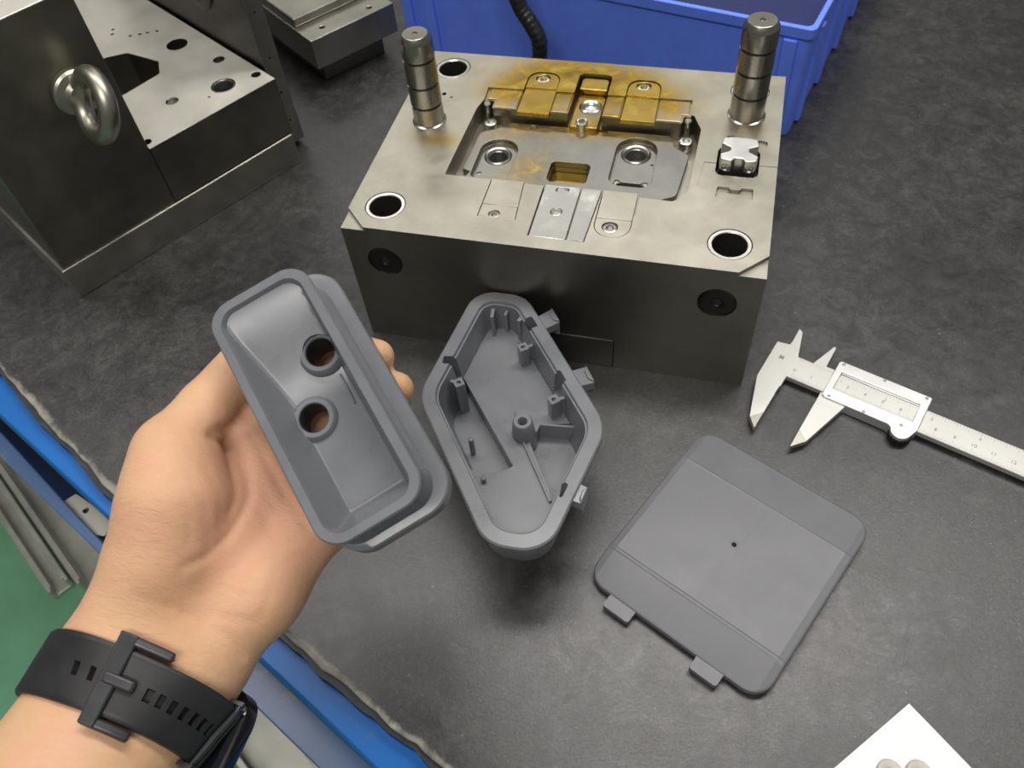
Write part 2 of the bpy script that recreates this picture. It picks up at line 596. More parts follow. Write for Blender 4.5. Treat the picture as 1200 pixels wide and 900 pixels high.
for a, b in zip(rows, rows[1:] + rows[:1]):
    for i in range(len(xs) - 1):
        bm.faces.new((a[i], a[i + 1], b[i + 1], b[i]))
bm.faces.new([r[0] for r in rows]); bm.faces.new([r[-1] for r in reversed(rows)])
for r_, gap in zip(rows, (0, 0, 1, 3, 6, 10, 16, 30, 30, 30)):
    for v in r_:
        v[lay] = gap
obj('worktop_mat', bm, 'rubber_mat', bench, 50, label='black rubber worktop worn pale along its front edge')
bm = new_bm()
prism(bm, [(x, wob[i] - 3.0 + 0.8 * math.sin(x * 0.09)) for i, x in enumerate(xs)] + [(1100, 1095), (-1000, 1095)], -11, -3.3)
obj('worktop_board', bm, 'mat_edge', bench, 40)
bm = new_bm()      # angle rail: flat top lip and a turned-down skirt
prism(bm, [(30, -11.2), (-15.2, -11.2), (-16, -12), (-16, -52), (-13.5, -52), (-13.5, -14), (30, -14)], -1000, 1100, lambda a, b, c: (c, a, b))
obj('front_rail', bm, 'blue_paint', bench, 40, 0.8, label='bright blue painted front rail')
bm = new_bm()      # lower rail whose lip narrows to the left
prism(bm, [(-1000, -20), (-220, -22), (-120, -26.5), (-40, -28), (-5, -17), (10, -13), (1100, -13), (1100, -33.4), (-1000, -33)], -66, -62)
prism(bm, [(-1000, -33), (1100, -33.4), (1100, -30.5), (-1000, -30.2)], -92, -62.5)
obj('lower_rail', bm, 'blue_worn', bench, 40, 0.9, label='scuffed blue-grey lower rail')
bm = new_bm()
prism(bm, [(-1000, 20), (1100, 20), (1100, -29.8), (-1000, -29.8)], -120, -116)
obj('web_panel', bm, 'blue_deep', bench, 0, label='dark blue inner panel')
bm = carve(prism(new_bm(), rpoly([(-150, -17), (-112, -13), (-106, -24), (-116, -29), (-152, -27)], 1.5), -80, -75), [cyl((-133, -20.5, -78), (0, 0, 1), 2.0, -10, 10, 20)])
obj('bracket', bm, 'plate_steel', bench, 40, 0.5, label='grey steel bracket with a round hole')
for x in (-960, 1040):
    for y in (60, 1040):
        bm = new_bm()
        box(bm, x - 25, x + 25, y - 25, y + 25, -800, -14)
        obj('leg', bm, 'blue_paint', bench, 0, 2)

# ------------------------------------------------------------------ steel channels on the floor under the bench
def channel(x, y, ang, length, w, h, label, t=6):
    r = thing('steel_channel', label, 'steel channel', (x, y, -800), (0, 0, math.radians(ang)), 'steel channels lying on the green floor')
    bm = new_bm()
    prism(bm, [(-w / 2, 0), (w / 2, 0), (w / 2, h), (w / 2 - t, h), (w / 2 - t, t), (-w / 2 + t, t), (-w / 2 + t, h), (-w / 2, h)], -length, 0,
          lambda a, b, c: (c, a, b))
    obj('channel_body', bm, 'channel_steel', r, 0, 1.5)
    bm = new_bm()
    for k in (-1, 1):
        box(bm, -length, -4, k * (w / 2 + 0.2) - 9 * (k > 0), k * (w / 2 + 0.2) + 9 * (k < 0), h - 2, h + 3)
    obj('lip', bm, 'channel_steel', r, 0, 1.0)
    return r
channel(-640, 55, -32, 520, 74, 42, 'pale steel channel on the green floor, its open end left of the wrist')
channel(-700, 20, -32, 500, 34, 26, 'narrow steel channel nearest the left edge on the green floor')
channel(-190, -180, -32, 420, 80, 46, 'broad steel channel on the floor right of the watch')
channel(-250, -235, -32, 380, 46, 40, 'slim steel channel on the floor at the bottom, beside the watch')

# ------------------------------------------------------------------ centre: open mould half
W, D, H = 230.0, 172.9, 90.7
mold = thing('mold_half', 'open steel injection mold half with two guide pins and oily yellow slides', 'mold')
body = box(new_bm(), 0, W, 0, D, 0, H)
cuts = []
cuts.append(cutter([(-1, -1), (15, -1), (-1, 15)], H - 2.4, H + 1))
cuts.append(cutter([(W + 1, -1), (W + 1, 15.2), (W - 15, -1)], H - 2.4, H + 1))
HOLES = [(20.3, 19.3), (209.8, 19.6), (20.2, 155.2), (209.8, 155.0)]
for x, y in HOLES:
    cuts.append(cyl((x, y, H), (0, 0, 1), 11.6, -70, 2, 40))
POCKET = [(46, 58), (46, 50.6), (171.5, 48.6), (177, 48.4), (184, 57), (185, 113), (179.5, 126), (173.5, 126), (173.3, 119.5), (56.2, 118.5), (56, 126), (50, 126), (47.5, 115)]
cuts.append(cutter(rpoly(POCKET, [1.5, 1, 1, 3, 3, 3, 2, 1, 1, 1, 1, 2, 3], 3), H - 13, H + 1))
cuts.append(cutter([(50, 117), (56.3, 117), (178, 118), (177, 141), (49, 137.5)], H - 1.6, H + 1))          # ledge behind the pocket
cuts.append(cutter(rpoly([(71.8, 116), (93.2, 116), (92.4, 158.5), (71.8, 158.5)], [0.1, 0.1, 8, 8], 6), H - 4.5, H + 1))
cuts.append(cutter(rpoly([(104, 112), (125, 112), (125, 160.5), (104, 160.5)], [0.1, 0.1, 4, 4], 6), H - 11, H + 1))
cuts.append(cutter(rpoly([(136, 116), (157.6, 116), (156.5, 158), (136, 158)], [0.1, 0.1, 8, 8], 6), H - 4.5, H + 1))
cuts.append(cutter([(104.6, 8.6), (135.6, 8.6), (138, 52), (104.6, 52)], H - 2.5, H + 1))                    # front slide plates
cuts.append(cutter(rpoly([(138, 14.5), (158, 14.5), (158, 52), (138, 52)], [9, 9, 0.1, 0.1], 6), H - 2.5, H + 1))
cuts.append(cutter([(73.8, 19.5), (95.6, 19.5), (93.2, 52), (73.8, 52)], H - 2.5, H + 1))
cuts.append(cutter([(158.4, 33.2), (179.4, 33.2), (180.2, 52.2), (158.4, 50.5)], H - 0.6, H + 1))
cuts.append(cutter(rrect(196.6, 74.2, 220, 98.5, 4), H - 15, H + 1))
cuts.append(cutter([(188.2, 63.2), (W + 1, 64.2), (W + 1, 85.4), (189.8, 84)], H - 0.35, H + 1))
dog = rpoly([(198.6, 55.2), (201.4, 55.2), (201.6, 58.6), (214, 58.6), (214.4, 55), (218.6, 55.4), (218.4, 64.8), (212, 64.8), (211.6, 62.4), (205.8, 62.2), (205.4, 64.6), (199.2, 64.4)], 0.9, 3)
cuts.append(cutter(dog, H - 2.2, H + 1))
cuts.append(cutter(rpoly([(217, 100.5), (223, 100.5), (223.5, 107), (218, 108)], 1.5, 3), H - 1.6, H + 1))
cuts.append(cutter(rpoly([(200, 104), (205, 106), (204.5, 110), (200.5, 109.5)], 1.2, 3), H - 1.2, H + 1))
for x, z in ((22, 66), (208, 66.6)):
    cuts.append(cyl((x, 0, z), (0, 1, 0), 10.4, -1, 1.2, 40))
for x, y, r in ((22.7, 126.6, 1.5), (28.4, 123.7, 0.8)):
    cuts.append(cyl((x, y, H), (0, 0, 1), r, -6, 1, 16))
cuts.append(cutter([(84.0, -1), (154.6, -1), (154.6, 3), (84.0, 3)], -1, 24.4))
cuts.append(cyl((67.6, 86.2, H), (0, 0, 1), 8.3, -34, 2, 32))
cuts.append(cyl((149.4, 99.8, H), (0, 0, 1), 8.7, -34, 2, 32))
cuts.append(cutter(rrect(102.2, 64.7, 125.2, 83.0, 3.4), H - 22, H + 1))
cuts.append(cutter(rpoly([(141, 68), (144, 66), (156, 66), (159.5, 68), (158, 74), (142.5, 74)], 1, 3), H - 18, H + 1))
body = carve(body, cuts)
obj('mold_body', body, ['mold_top', 'dark_steel'], mold, 30, 0.7, 2, slots=top_slot, label='steel block with pale ground top and sides coloured dark for reflections')
bm = box(new_bm(), 84.4, 154.2, -0.15, 2.9, 0.2, 24.0)
obj('base_insert', bm, 'dark_steel', mold, 0, 0.5)
for x, y in HOLES:
    bm = new_bm()
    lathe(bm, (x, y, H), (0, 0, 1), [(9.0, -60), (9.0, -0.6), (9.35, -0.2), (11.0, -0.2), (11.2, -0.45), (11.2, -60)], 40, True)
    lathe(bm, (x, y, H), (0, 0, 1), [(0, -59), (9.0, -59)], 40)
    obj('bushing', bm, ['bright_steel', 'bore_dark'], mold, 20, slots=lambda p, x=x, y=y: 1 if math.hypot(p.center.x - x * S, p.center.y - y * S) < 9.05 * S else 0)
def guide_pin(x, y, r, h, marks):
    bm = new_bm()
    pr = [(0, -1), (r + 1.1, -1), (r + 1.1, 0.5), (r + 0.2, 0.9), (r, 1.0)]
    for m_ in marks:
        pr += [(r, m_ - 0.75), (r - 0.8, m_ - 0.6), (r - 0.8, m_ + 0.6), (r, m_ + 0.75)]
    pr += [(r, h - 4.0), (r - 0.25, h - 3.0), (r - 1.7, h - 0.5), (r - 2.0, h - 0.1), (r - 2.2, h), (1.5, h), (1.0, h - 1.2), (0, h - 1.4)]
    lathe(bm, (x, y, H), (0, 0, 1), pr, 48)
    obj('guide_pin', bm, ['pin_steel', 'bore_dark'], mold, 22, slots=lambda p, x=x, y=y, r=r: 1 if (r - 1.0) * S < math.hypot(p.center.x - x * S, p.center.y - y * S) < (r - 0.3) * S and abs(p.normal.z) < 0.95 and p.center.z < (H + h - 4.2) * S else 0)
guide_pin(21.6, 99.2, 9.4, 57.0, [13.0, 26.5, 42.5])
guide_pin(209.4, 131.0, 10.0, 59.5, [16, 30.5, 44.5])

ZI = H - 9.0                                   # top of the cavity insert
ins = prism(new_bm(), rpoly([(50, 51.2), (164, 50.2), (168, 58), (177.5, 63), (180.5, 100), (171, 106), (168, 116.5), (68, 115.5), (61, 108), (52, 104)], [2, 3, 3, 5, 5, 3, 4, 5, 3, 6], 4), H - 12.9, ZI)
ic = [cutter(rpoly([(56.5, 61.5), (79.5, 62.5), (79.5, 98.8), (56.5, 98.8)], [3, 3, 11, 11], 8), ZI - 3.2, ZI + 2),
      cutter(rpoly([(137.4, 67), (162.4, 67), (161.4, 111.8), (137.4, 111.8)], [7, 7, 11.5, 11.5], 8), ZI - 3.2, ZI + 2),
      cyl((67.6, 86.2, ZI), (0, 0, 1), 8.4, -20, 2, 32), cyl((149.4, 99.8, ZI), (0, 0, 1), 8.8, -20, 2, 32),
      cutter(rrect(102, 64.5, 125.4, 83.2, 3.5), ZI - 20, ZI + 2),
      cutter(rpoly([(140, 70), (143, 67.4), (156.5, 67.4), (160.5, 70), (159.5, 77), (155.5, 74), (145, 74), (141, 77)], 1, 3), ZI - 20, ZI - 2),
      cyl((126.5, 114.5, ZI), (0, 0, 1), 3.0, -1.5, 2, 20), cyl((60, 69, ZI), (0, 0, 1), 1.6, -5.5, 2, 16),
      cyl((160, 92, ZI), (0, 0, 1), 0.9, -4, 2, 12), cyl((84, 112.5, ZI), (0, 0, 1), 2.2, -1.2, 2, 14)]
for (dx, dy) in ((52.8, 60.5),):
    ic.append(cutter(rpoly([(dx - 4, dy), (dx + 1, dy), (dx + 3, dy + 6), (dx - 4, dy + 8)], 1, 3), ZI - 20, ZI + 2))
ins = carve(ins, ic)
obj('cavity_insert', ins, ['mold_insert', 'dark_steel'], mold, 30, 0.5, 2, slots=top_slot, label='grey steel cavity plate with two round bores')
for x, y, r in ((67.6, 86.2, 8.2), (149.4, 99.8, 8.6)):
    bm = new_bm()
    z0 = ZI - 3.2
    lathe(bm, (x, y, z0), (0, 0, 1), [(r, -9), (r, 0.3), (r - 0.7, 0.9), (r - 1.6, 0.5), (r - 1.9, -0.4), (r - 2.6, -1.1), (r - 2.8, -9)], 36, True)
    lathe(bm, (x, y, z0), (0, 0, 1), [(0, -7.5), (r - 2.7, -7.5)], 36)
    obj('bore_ring', bm, ['insert_steel', 'bore_dark'], mold, 40, slots=lambda p, x=x, y=y, r=r: 1 if math.hypot(p.center.x - x * S, p.center.y - y * S) < (r - 2.75) * S else 0)
bm = prism(new_bm(), rrect(102.5, 65, 124.9, 82.7, 3.2), H - 21.5, ZI - 7.5)
obj('window_floor', bm, 'amber_steel', mold, 0, label='amber oiled floor of the rounded window')
socket_screw(mold, 113.5, 68.5, ZI - 6.6, 3.6)
# back slides
for q in ([(57.0, 119.2), (71.4, 119.3), (71.4, 139.2), (51.5, 138.0), (51.0, 127.0), (57.0, 127.0)], [(93.6, 119.4), (103.4, 119.5), (103.4, 140.6), (93.2, 140.2)],
          [(125.6, 119.6), (135.5, 119.7), (135.5, 141.0), (125.6, 140.8)], [(158.0, 119.8), (172.6, 120.0), (172.8, 127.0), (176.4, 127.0), (175.8, 140.6), (157.4, 141.0)]):
    bm = prism(new_bm(), q, H - 1.7, H - 0.9)
    obj('ledge_plate', bm, 'mold_top', mold, 0, 0.3)
bm = prism(new_bm(), rpoly([(72.3, 117.2), (92.7, 117.2), (91.9, 158.0), (72.3, 158.0)], [0.1, 0.1, 7.6, 7.6], 6), H - 4.4, H - 0.7)
obj('slide_block', carve(bm, [cyl((81.4, 152.6, H), (0, 0, 1), 4.6, -3.5, 1, 24), cutter([(60, 110), (100, 110), (100, 142.6), (60, 141.6)], H - 1.7, H + 1)]), 'amber_steel', mold, 30, 0.35, label='amber oiled slide block on the left')
bm = prism(new_bm(), rpoly([(136.5, 118.2), (157.1, 118.2), (156.0, 157.5), (136.5, 157.5)], [0.1, 0.1, 7.6, 7.6], 6), H - 4.4, H - 0.7)
obj('slide_block', carve(bm, [cyl((145.6, 152.8, H), (0, 0, 1), 4.6, -3.5, 1, 24), cutter([(130, 110), (160, 110), (160, 141.6), (130, 142.2)], H - 1.7, H + 1)]), 'amber_steel', mold, 30, 0.35, label='amber oiled slide block on the right')
socket_screw(mold, 81.4, 152.6, H - 1.5, 4.2)
socket_screw(mold, 145.6, 152.8, H - 1.5, 4.2)
bm = prism(new_bm(), rpoly([(106, 113.5), (123.4, 113.5), (123.4, 146), (106, 146)], [1, 1, 3, 3], 4), H - 10.9, H - 6.0)
obj('sprue_block', carve(bm, [cyl((115.4, 134.5, H), (0, 0, 1), 6.8, -9.6, 1, 28)]), 'mold_insert', mold, 30, 0.5)
bm = new_bm()
lathe(bm, (115.4, 134.5, H - 6.4), (0, 0, 1), [(6.6, -3), (6.6, 0.4), (5.8, 0.9), (4.4, 0.2), (3.4, -1.6), (0, -1.8)], 32)
obj('sprue_ring', bm, 'bright_steel', mold, 40)
bm = new_bm()
lathe(bm, (113.4, 116.0, H - 10.5), (0, 0, 1), [(0, 0), (3.8, 0), (3.8, 6.6), (3.0, 7.2), (2.0, 7.0), (1.6, 4.0), (0, 3.8)], 24)
obj('runner_pin', bm, 'bright_steel', mold, 40)
bm = prism(new_bm(), rpoly([(106, 147), (123.4, 147), (123.4, 159), (106, 159)], [0.5, 0.5, 3, 3], 4), H - 10.9, H - 2.2)
obj('slide_stop', bm, 'amber_steel', mold, 30, 0.6)
# front slide plates
bm = prism(new_bm(), [(105.2, 9.1), (125.2, 9.1), (125.6, 51.4), (105.2, 51.4)], H - 2.4, H - 0.45)
obj('wear_plate', carve(bm, [cyl((116, 30, H), (0, 0, 1), 3.2, -1.2, 1, 24), cutter(rpoly([(112, 46.5), (119, 46.5), (119.5, 50), (112.5, 50.2)], 1, 3), H - 1.6, H)]), 'insert_steel', mold, 30, 0.3)
bm = prism(new_bm(), [(125.9, 9.1), (135.1, 9.1), (137.4, 51.4), (126.3, 51.4)], H - 2.4, H - 0.3)
obj('wear_plate', bm, 'insert_steel', mold, 0, 0.3)
bm = prism(new_bm(), rpoly([(138.4, 15.0), (157.6, 15.0), (157.6, 51.4), (138.6, 51.4)], [8.6, 8.6, 0.1, 0.1], 6), H - 2.4, H - 0.2)
obj('wear_plate', carve(bm, [cyl((146.8, 22.6, H), (0, 0, 1), 4.4, -3.5, 1, 24), cutter([(130, 28.2), (160, 28.6), (160, 29.0), (130, 28.6)], H - 0.7, H)]), 'mold_top', mold, 30, 0.3)
bm = prism(new_bm(), [(74.2, 19.9), (95.1, 19.9), (92.8, 51.4), (74.2, 51.4)], H - 2.4, H - 0.2)
obj('wear_plate', carve(bm, [cyl((82.6, 22.9, H), (0, 0, 1), 3.2, -3.5, 1, 24), cutter([(70, 29.6), (100, 30), (100, 30.4), (70, 30.0)], H - 0.6, H)]), 'mold_top', mold, 30, 0.3)
socket_screw(mold, 146.8, 22.6, H - 0.8, 4.0, material='insert_steel')
socket_screw(mold, 82.6, 22.9, H - 1.0, 3.0, material='insert_steel')
socket_screw(mold, 116, 30, H - 0.9, 2.8, material='insert_steel', depth=1.2)
socket_screw(mold, 177.2, 110.5, H - 6.5, 4.2, depth=6.3)
socket_screw(mold, 56.0, 113.0, H - 7.5, 4.0, depth=5.3)
socket_screw(mold, 177.5, 53.2, H - 8.5, 3.0, depth=4.4)
socket_screw(mold, 49.4, 54.6, H - 8.5, 2.4, depth=4.4)
bm = new_bm()
lathe(bm, (52.4, 121.5, H - 12.9), (0, 0, 1), [(0, 0), (2.4, 0), (2.4, 12.2), (1.8, 12.7), (0, 12.7)], 20)
obj('dowel', bm, 'pin_steel', mold, 40)
bm = new_bm()
lathe(bm, (176.6, 121.2, H - 12.9), (0, 0, 1), [(0, 0), (2.4, 0), (2.4, 12.2), (1.8, 12.7), (0, 12.7)], 20)
obj('dowel', bm, 'pin_steel', mold, 40)
# bright cross-shaped latch block
zc = H + 8.4
cr = prism(new_bm(), rpoly([(198.6, 77.4), (204.6, 76.4), (206.2, 79), (210.4, 79), (212, 76.4), (217.8, 77.4), (218.6, 82.0), (213.4, 85.4), (213.4, 88.2), (218.4, 91), (217.4, 96.6), (213, 97.6), (203.6, 97.6), (199, 96.4), (198.0, 91), (203.2, 88.2), (203.2, 85.4), (198.0, 82.0)], 0.9, 3), H - 14.8, zc)
fx = [cyl((201.9, 75, H + 3.0), (0, 1, 0), 1.9, 0, 6, 16), cyl((214.6, 75, H + 3.0), (0, 1, 0), 1.9, 0, 6, 16)]
cb = carve(cr, fx)
cbo = obj('latch_block', cb, ['latch_silver', 'insert_steel'], mold, 30, 0.6, 2, slots=top_slot, label='bright cross-shaped latch block')
for x in (201.9, 214.6):
    bm = new_bm()
    lathe(bm, (x, 77.6, H + 3.0), (0, -1, 0), [(0, -3), (1.7, -3), (1.7, 0.0), (0.9, 0.2), (0.8, -1.2), (0, -1.2)], 16)
    obj('screw', bm, 'bright_steel', cbo, 40)
# round black plugs on the front face
for x, z in ((22, 66), (208, 66.6)):
    bm = new_bm()
    lathe(bm, (x, 0.9, z), (0, -1, 0), [(0, -0.2), (10.0, -0.2), (10.0, 0.35), (9.4, 0.7), (3.3, 0.7), (2.7, 0.3), (2.5, -0.1), (0, -0.1)], 40)
    pl = obj('plug', bm, 'cap_black', mold, 40, label='round black plug')
    bm = new_bm()
    lathe(bm, (x, 0.72, z), (0, -1, 0), [(0, 0), (2.5, 0), (2.5, 0.12), (0, 0.12)], 20)
    obj('plug_hole', bm, 'hole_dark', pl, 0)

# ------------------------------------------------------------------ left: mould base with risers
lm = thing('riser_mold', 'dark steel mold base with a tall riser block and an eyebolt', 'mold', (-211, -8.6, 0), (0, 0, math.radians(59.5)))
bm = box(new_bm(), 0, 190, 0, 240, 0, 25)
obj('clamp_plate', bm, 'plate_steel', lm, 0, 0.9, 2, label='flat steel clamp plate at the bottom')
bm = box(new_bm(), 2, 89, 1.2, 238, 25.2, 179)
obj('riser_block', bm, ['left_top', 'dark_steel'], lm, 0, 0.9, 2, slots=top_slot, label='tall dark riser block')
ZL = 70.5
blk = box(new_bm(), 89.3, 191, 1.0, 238, 26, ZL)
lc = [cyl((162.4, 24.0, ZL), (0, 0, 1), 8.8, -60, 2, 36), cyl((170.5, 99, ZL), (0, 0, 1), 8.0, -30, 2, 32),
      cutter(rpoly([(175, 51), (183.5, 51), (183.5, 59), (175, 59)], 3.4, 4), ZL - 8, ZL + 1),
      cyl((185.3, 16.2, ZL), (0, 0, 1), 3.6, -20, 2, 24), cyl((128.4, 37.2, ZL), (0, 0, 1), 4.6, -8, 2, 24),
      cyl((92, 9.5, ZL), (0, 0, 1), 3.2, -20, 2, 20), cyl((148, 20, ZL), (0, 0, 1), 0.9, -5, 2, 10),
      cutter(rpoly([(88, 73), (112, 72.5), (141, 75), (149, 90), (140, 120), (126, 128), (88, 128)], [0.1, 4, 3, 2, 6, 10, 0.1], 5), -5, ZL + 2)]
for (x, y) in ((150, 160), (146, 154), (160, 136), (165, 133), (154, 140), (171, 129)):
    lc.append(cyl((x, y, ZL), (0, 0, 1), 1.3, -4, 2, 10))
obj('core_block', carve(blk, lc), ['left_top', 'dark_steel'], lm, 30, 0.8, 2, slots=top_slot, label='low core block, drilled top coloured bright for its reflection')
bm = new_bm()
lathe(bm, (162.4, 24.0, ZL), (0, 0, 1), [(7.0, -50), (7.0, -0.8), (7.5, -0.2), (8.2, -0.2), (8.5, -0.6), (8.5, -50)], 36, True)
obj('bushing', bm, ['bright_steel', 'bore_dark'], lm, 40, slots=lambda p: 1 if math.hypot(p.center.x - 162.4 * S, p.center.y - 24.0 * S) < 7.1 * S else 0)
socket_screw(lm, 128.4, 37.2, ZL - 1.0, 4.3, depth=6)
bm = carve(box(new_bm(), 193.5, 207, 17, 240, 5, 230), [cyl((200, 17, z), (0, 1, 0), 0.9, -1, 4, 10) for z in (24, 48, 76, 110, 150)])
obj('side_plate', bm, ['plate_steel', 'black_steel'], lm, 30, 0.8, 2, slots=lambda p: 0 if p.normal.y < -0.8 else 1, label='thin upright side plate')
bm = box(new_bm(), 190.2, 196.5, 40, 230, 2, 20)
obj('packing_strip', bm, 'dark_steel', lm, 0, 0.4)
# turned locating ring on the inner face of the upright plate
bm = new_bm()
lathe(bm, (193.6, 84, 118), (-1, 0, 0), [(0, -0.3), (24, -0.3), (24, 1.2), (22.5, 1.6), (17, 1.6), (16, 0.6), (9, 0.6), (8, 1.4), (0, 1.4)], 44)
obj('locating_ring', bm, 'cap_black', lm, 40)
# eyebolt
er = Vector((65, 0, 127))
bm = new_bm()
lathe(bm, (65, 1.4, 127), (0, -1, 0), [(0, 0), (13.4, 0), (14.2, 0.8), (14.2, 4.6), (13.0, 6.2), (9.0, 7.4), (7.0, 10.5), (0, 12)], 36)
ey = obj('eyebolt_collar', bm, 'eye_steel', lm, 25, label='round eyebolt collar')
bm = new_bm()
ph = math.radians(22)
w_ = Vector((math.sin(ph), 0, math.cos(ph))); n_ = Vector((0, -1, 0))
c_ = Vector((65, -23.5, 127))
nr = n_.cross(w_)
loops = []
for i in range(49):
    a = 2 * math.pi * i / 48
    rad = w_ * math.cos(a) + n_ * math.sin(a)
    p_ = c_ + rad * 17.2
    loops.append([p_ + (rad * math.cos(2 * math.pi * k / 18) + nr * math.sin(2 * math.pi * k / 18)) * 5.6 for k in range(18)])
loft(bm, loops[:-1] + [loops[0]], False, False)
bmesh.ops.remove_doubles(bm, verts=bm.verts, dist=0.01)
obj('eyebolt_ring', bm, 'eye_steel', lm, 80, label='polished eyebolt ring')

# ------------------------------------------------------------------ behind: plate stack
st = thing('mold_plate', 'flat dark steel mold plate stack between the upright plate and blue crate', 'mold', (-131, 245, 0), (0, 0, math.radians(53.5)))
bm = box(new_bm(), 10, 70, 12, 190, 0, 20)
obj('spacer_block', bm, 'dark_steel', st, 0, 0.8)
bm = carve(box(new_bm(), 0, 80, 0, 220, 20.2, 45), [cyl((18, 12, 45), (0, 0, 1), 2.4, -6, 2, 16), cyl((62, 9, 45), (0, 0, 1), 2.4, -6, 2, 16)])
obj('plate', bm, 'plate_steel', st, 30, 1.0)
bm = box(new_bm(), 2, 78, 27, 218, 45.2, 52)
obj('upper_plate', bm, 'plate_steel', st, 0, 1.0)

# ------------------------------------------------------------------ blue plastic crate
cr_ = thing('blue_crate', 'bright blue plastic storage crate standing behind the open mold half', 'crate', (243, 238, 0), (0, 0, math.radians(-14)))
CW, CD, CH = 329.0, 300.0, 88.0
def crate_loop(ins_, z, inset=0.0):
    return [Vector((x, y, z)) for x, y in rrect(-CW + ins_ + inset, 0 + ins_ + inset, -ins_ - inset, CD - ins_ - inset, 5, 4)]
bm = new_bm()
loft(bm, [crate_loop(0.0, 0), crate_loop(-3.0, CH - 9), crate_loop(-4.8, CH - 8), crate_loop(-5.2, CH), crate_loop(-3.0, CH, 1.6), crate_loop(-3.0, CH - 2, 2.2), crate_loop(0, 4, 2.6)], True, True)
obj('crate_body', bm, 'crate_blue', cr_, 30, 0.7)
bm = prism(new_bm(), rrect(-CW + 6, 6, -6, CD - 6, 5, 4), 4.1, 30)  # block added to darken the inside of the crate
obj('crate_shade_fill', bm, 'crate_shade', cr_, 0, 1.5, label='dark navy block added for the shade inside the crate')
for x in (-CW - 0.5, -CW + 22, -14.5, -36):
    bm = new_bm()
    prism(bm, [(x, -3.4), (x + 9, -3.4), (x + 10, 1.5), (x - 1, 1.5)], 2, CH - 9.5, lambda a, b, c: (a, b - 3.2 * c / CH, c))
    obj('rib', bm, 'crate_blue', cr_, 0, 0.8)
for y in (18, 70, 122, 174, 226):
    bm = new_bm()
    prism(bm, [(-1.0, y), (3.2, y + 1), (3.2, y + 8), (-1.0, y + 9)], 2, CH - 9.5, lambda a, b, c: (a + 3.0 * c / CH, b, c))
    obj('rib', bm, 'crate_blue', cr_, 0, 0.8)

# ------------------------------------------------------------------ black cable in front of the crate
pth = spline([(-12, 345, 40), (-5, 324, 66), (4, 300, 98), (18, 276, 112), (30, 262, 99), (36.5, 258, 86), (41.2, 256, 76.1), (49.6, 253, 65.5), (55, 250, 55), (54.5, 247, 38), (52, 240, 20), (45, 228, 8), (20, 216, 6.2), (-30, 212, 6.2)], 10)
bm = new_bm()
rad = [5.9 + 0.35 * math.sin(i * 1.9) * (1 if i % 3 else -0.5) for i in range(len(pth))]
tube(bm, pth, rad, 14)
cb_ = tag(obj('cable', bm, 'cable_black', None, 60), 'black taped cable hanging in front of the blue crate', 'cable')

# ------------------------------------------------------------------ grey case lying open on the bench
case = thing('plastic_case', 'open grey plastic case lying on the bench beside the mold', 'plastic case', (16.9, -26.5, 33.6))
case.scale = (0.915, 0.915, 0.915)        # true size: 140 mm long, rim 54 mm above the bench
HEX = [(52.4, -57.5), (113.4, -138.6), (145.2, -138.0), (161.2, -58), (95.2, 28.4), (63.4, 28.2)]
HR = [28, 20, 22, 26, 18, 16]
def hexloop(ins, z):
    c = offset_corners(HEX, ins) if ins else ccw(HEX)
    return [Vector((x, y, z)) for x, y in rpoly(c, [max(2.5, r - ins * 0.8) for r in HR], 10)]
bm = new_bm()
loft(bm, [hexloop(13.5, -13), hexloop(13.0, -12.5), hexloop(4.0, 0.6), hexloop(2.0, 16.5), hexloop(0.5, 17.2), hexloop(0.0, 18.0), hexloop(0.0, 21.2), hexloop(0.8, 22.0),
          hexloop(7.8, 22.3), hexloop(8.2, 21.8), hexloop(8.4, 20.3), hexloop(9.4, 20.2), hexloop(11.6, 0.0), hexloop(14.6, -9.4)], True, True)
ncut = []
for x, y, a in ((63.6, -29.5, 8), (103.2, 7.0, -52), (128.3, -30.0, -52), (144.2, -101.0, 78)):
    ca, sa = math.cos(math.radians(a)), math.sin(math.radians(a))
    q = [(x + ca * u - sa * v, y + sa * u + ca * v) for u, v in rrect(-4.4, -2.8, 4.4, 2.8, 1.0, 2)]
    ncut.append(cutter(q, 4.0, 30))
case_bm = carve(bm, ncut)
bm = new_bm()
def boxloop(ins, z):
    return [Vector((x, y, z)) for x, y in rpoly(offset_corners(HEX, ins), 6, 8)]
loft(bm, [boxloop(29, -36.7), boxloop(28, -36.0), boxloop(20, -12.6)])
obj('back_box', bm, 'part_plastic', case, 40)
obj('case_shell', case_bm, 'part_plastic', case, 40)
fl = [(p.x, p.y) for p in hexloop(11.7, 0)]
bm = carve(loft(new_bm(), [hexloop(14.4, -9.3), hexloop(11.5, 2.0)]), [cutter([(60, -18), (69.5, -27.8), (112.6, -80.6), (107.5, -85.2), (96, -89.2), (80, -84), (58, -58)], -8.9, 14),
                                cutter([(121.5, -50.2), (150, -44), (152, -90), (139.5, -98), (118.4, -64)], -8.9, 14)])
obj('inner_floor', bm, 'part_plastic', case, 30, 0.5)
bm = prism(new_bm(), [(112.8, -63), (114.6, -64), (138.6, -98.6), (137.2, -99.6)], -9.0, 4.0)
obj('inner_rib', bm, 'part_plastic', case, 0, 0.3)
bm = prism(new_bm(), [(104.5, -45.0), (105.4, -45.8), (113, -56), (112, -56.8)], 1.8, 3.0)
obj('inner_rib', bm, 'part_plastic', case, 0, 0.3)
bm = prism(new_bm(), [(121.0, -52), (121.6, -50.6), (142, -48.4), (142, -50.0)], -9.0, 3.6)
obj('inner_rib', bm, 'part_plastic', case, 0, 0.3)
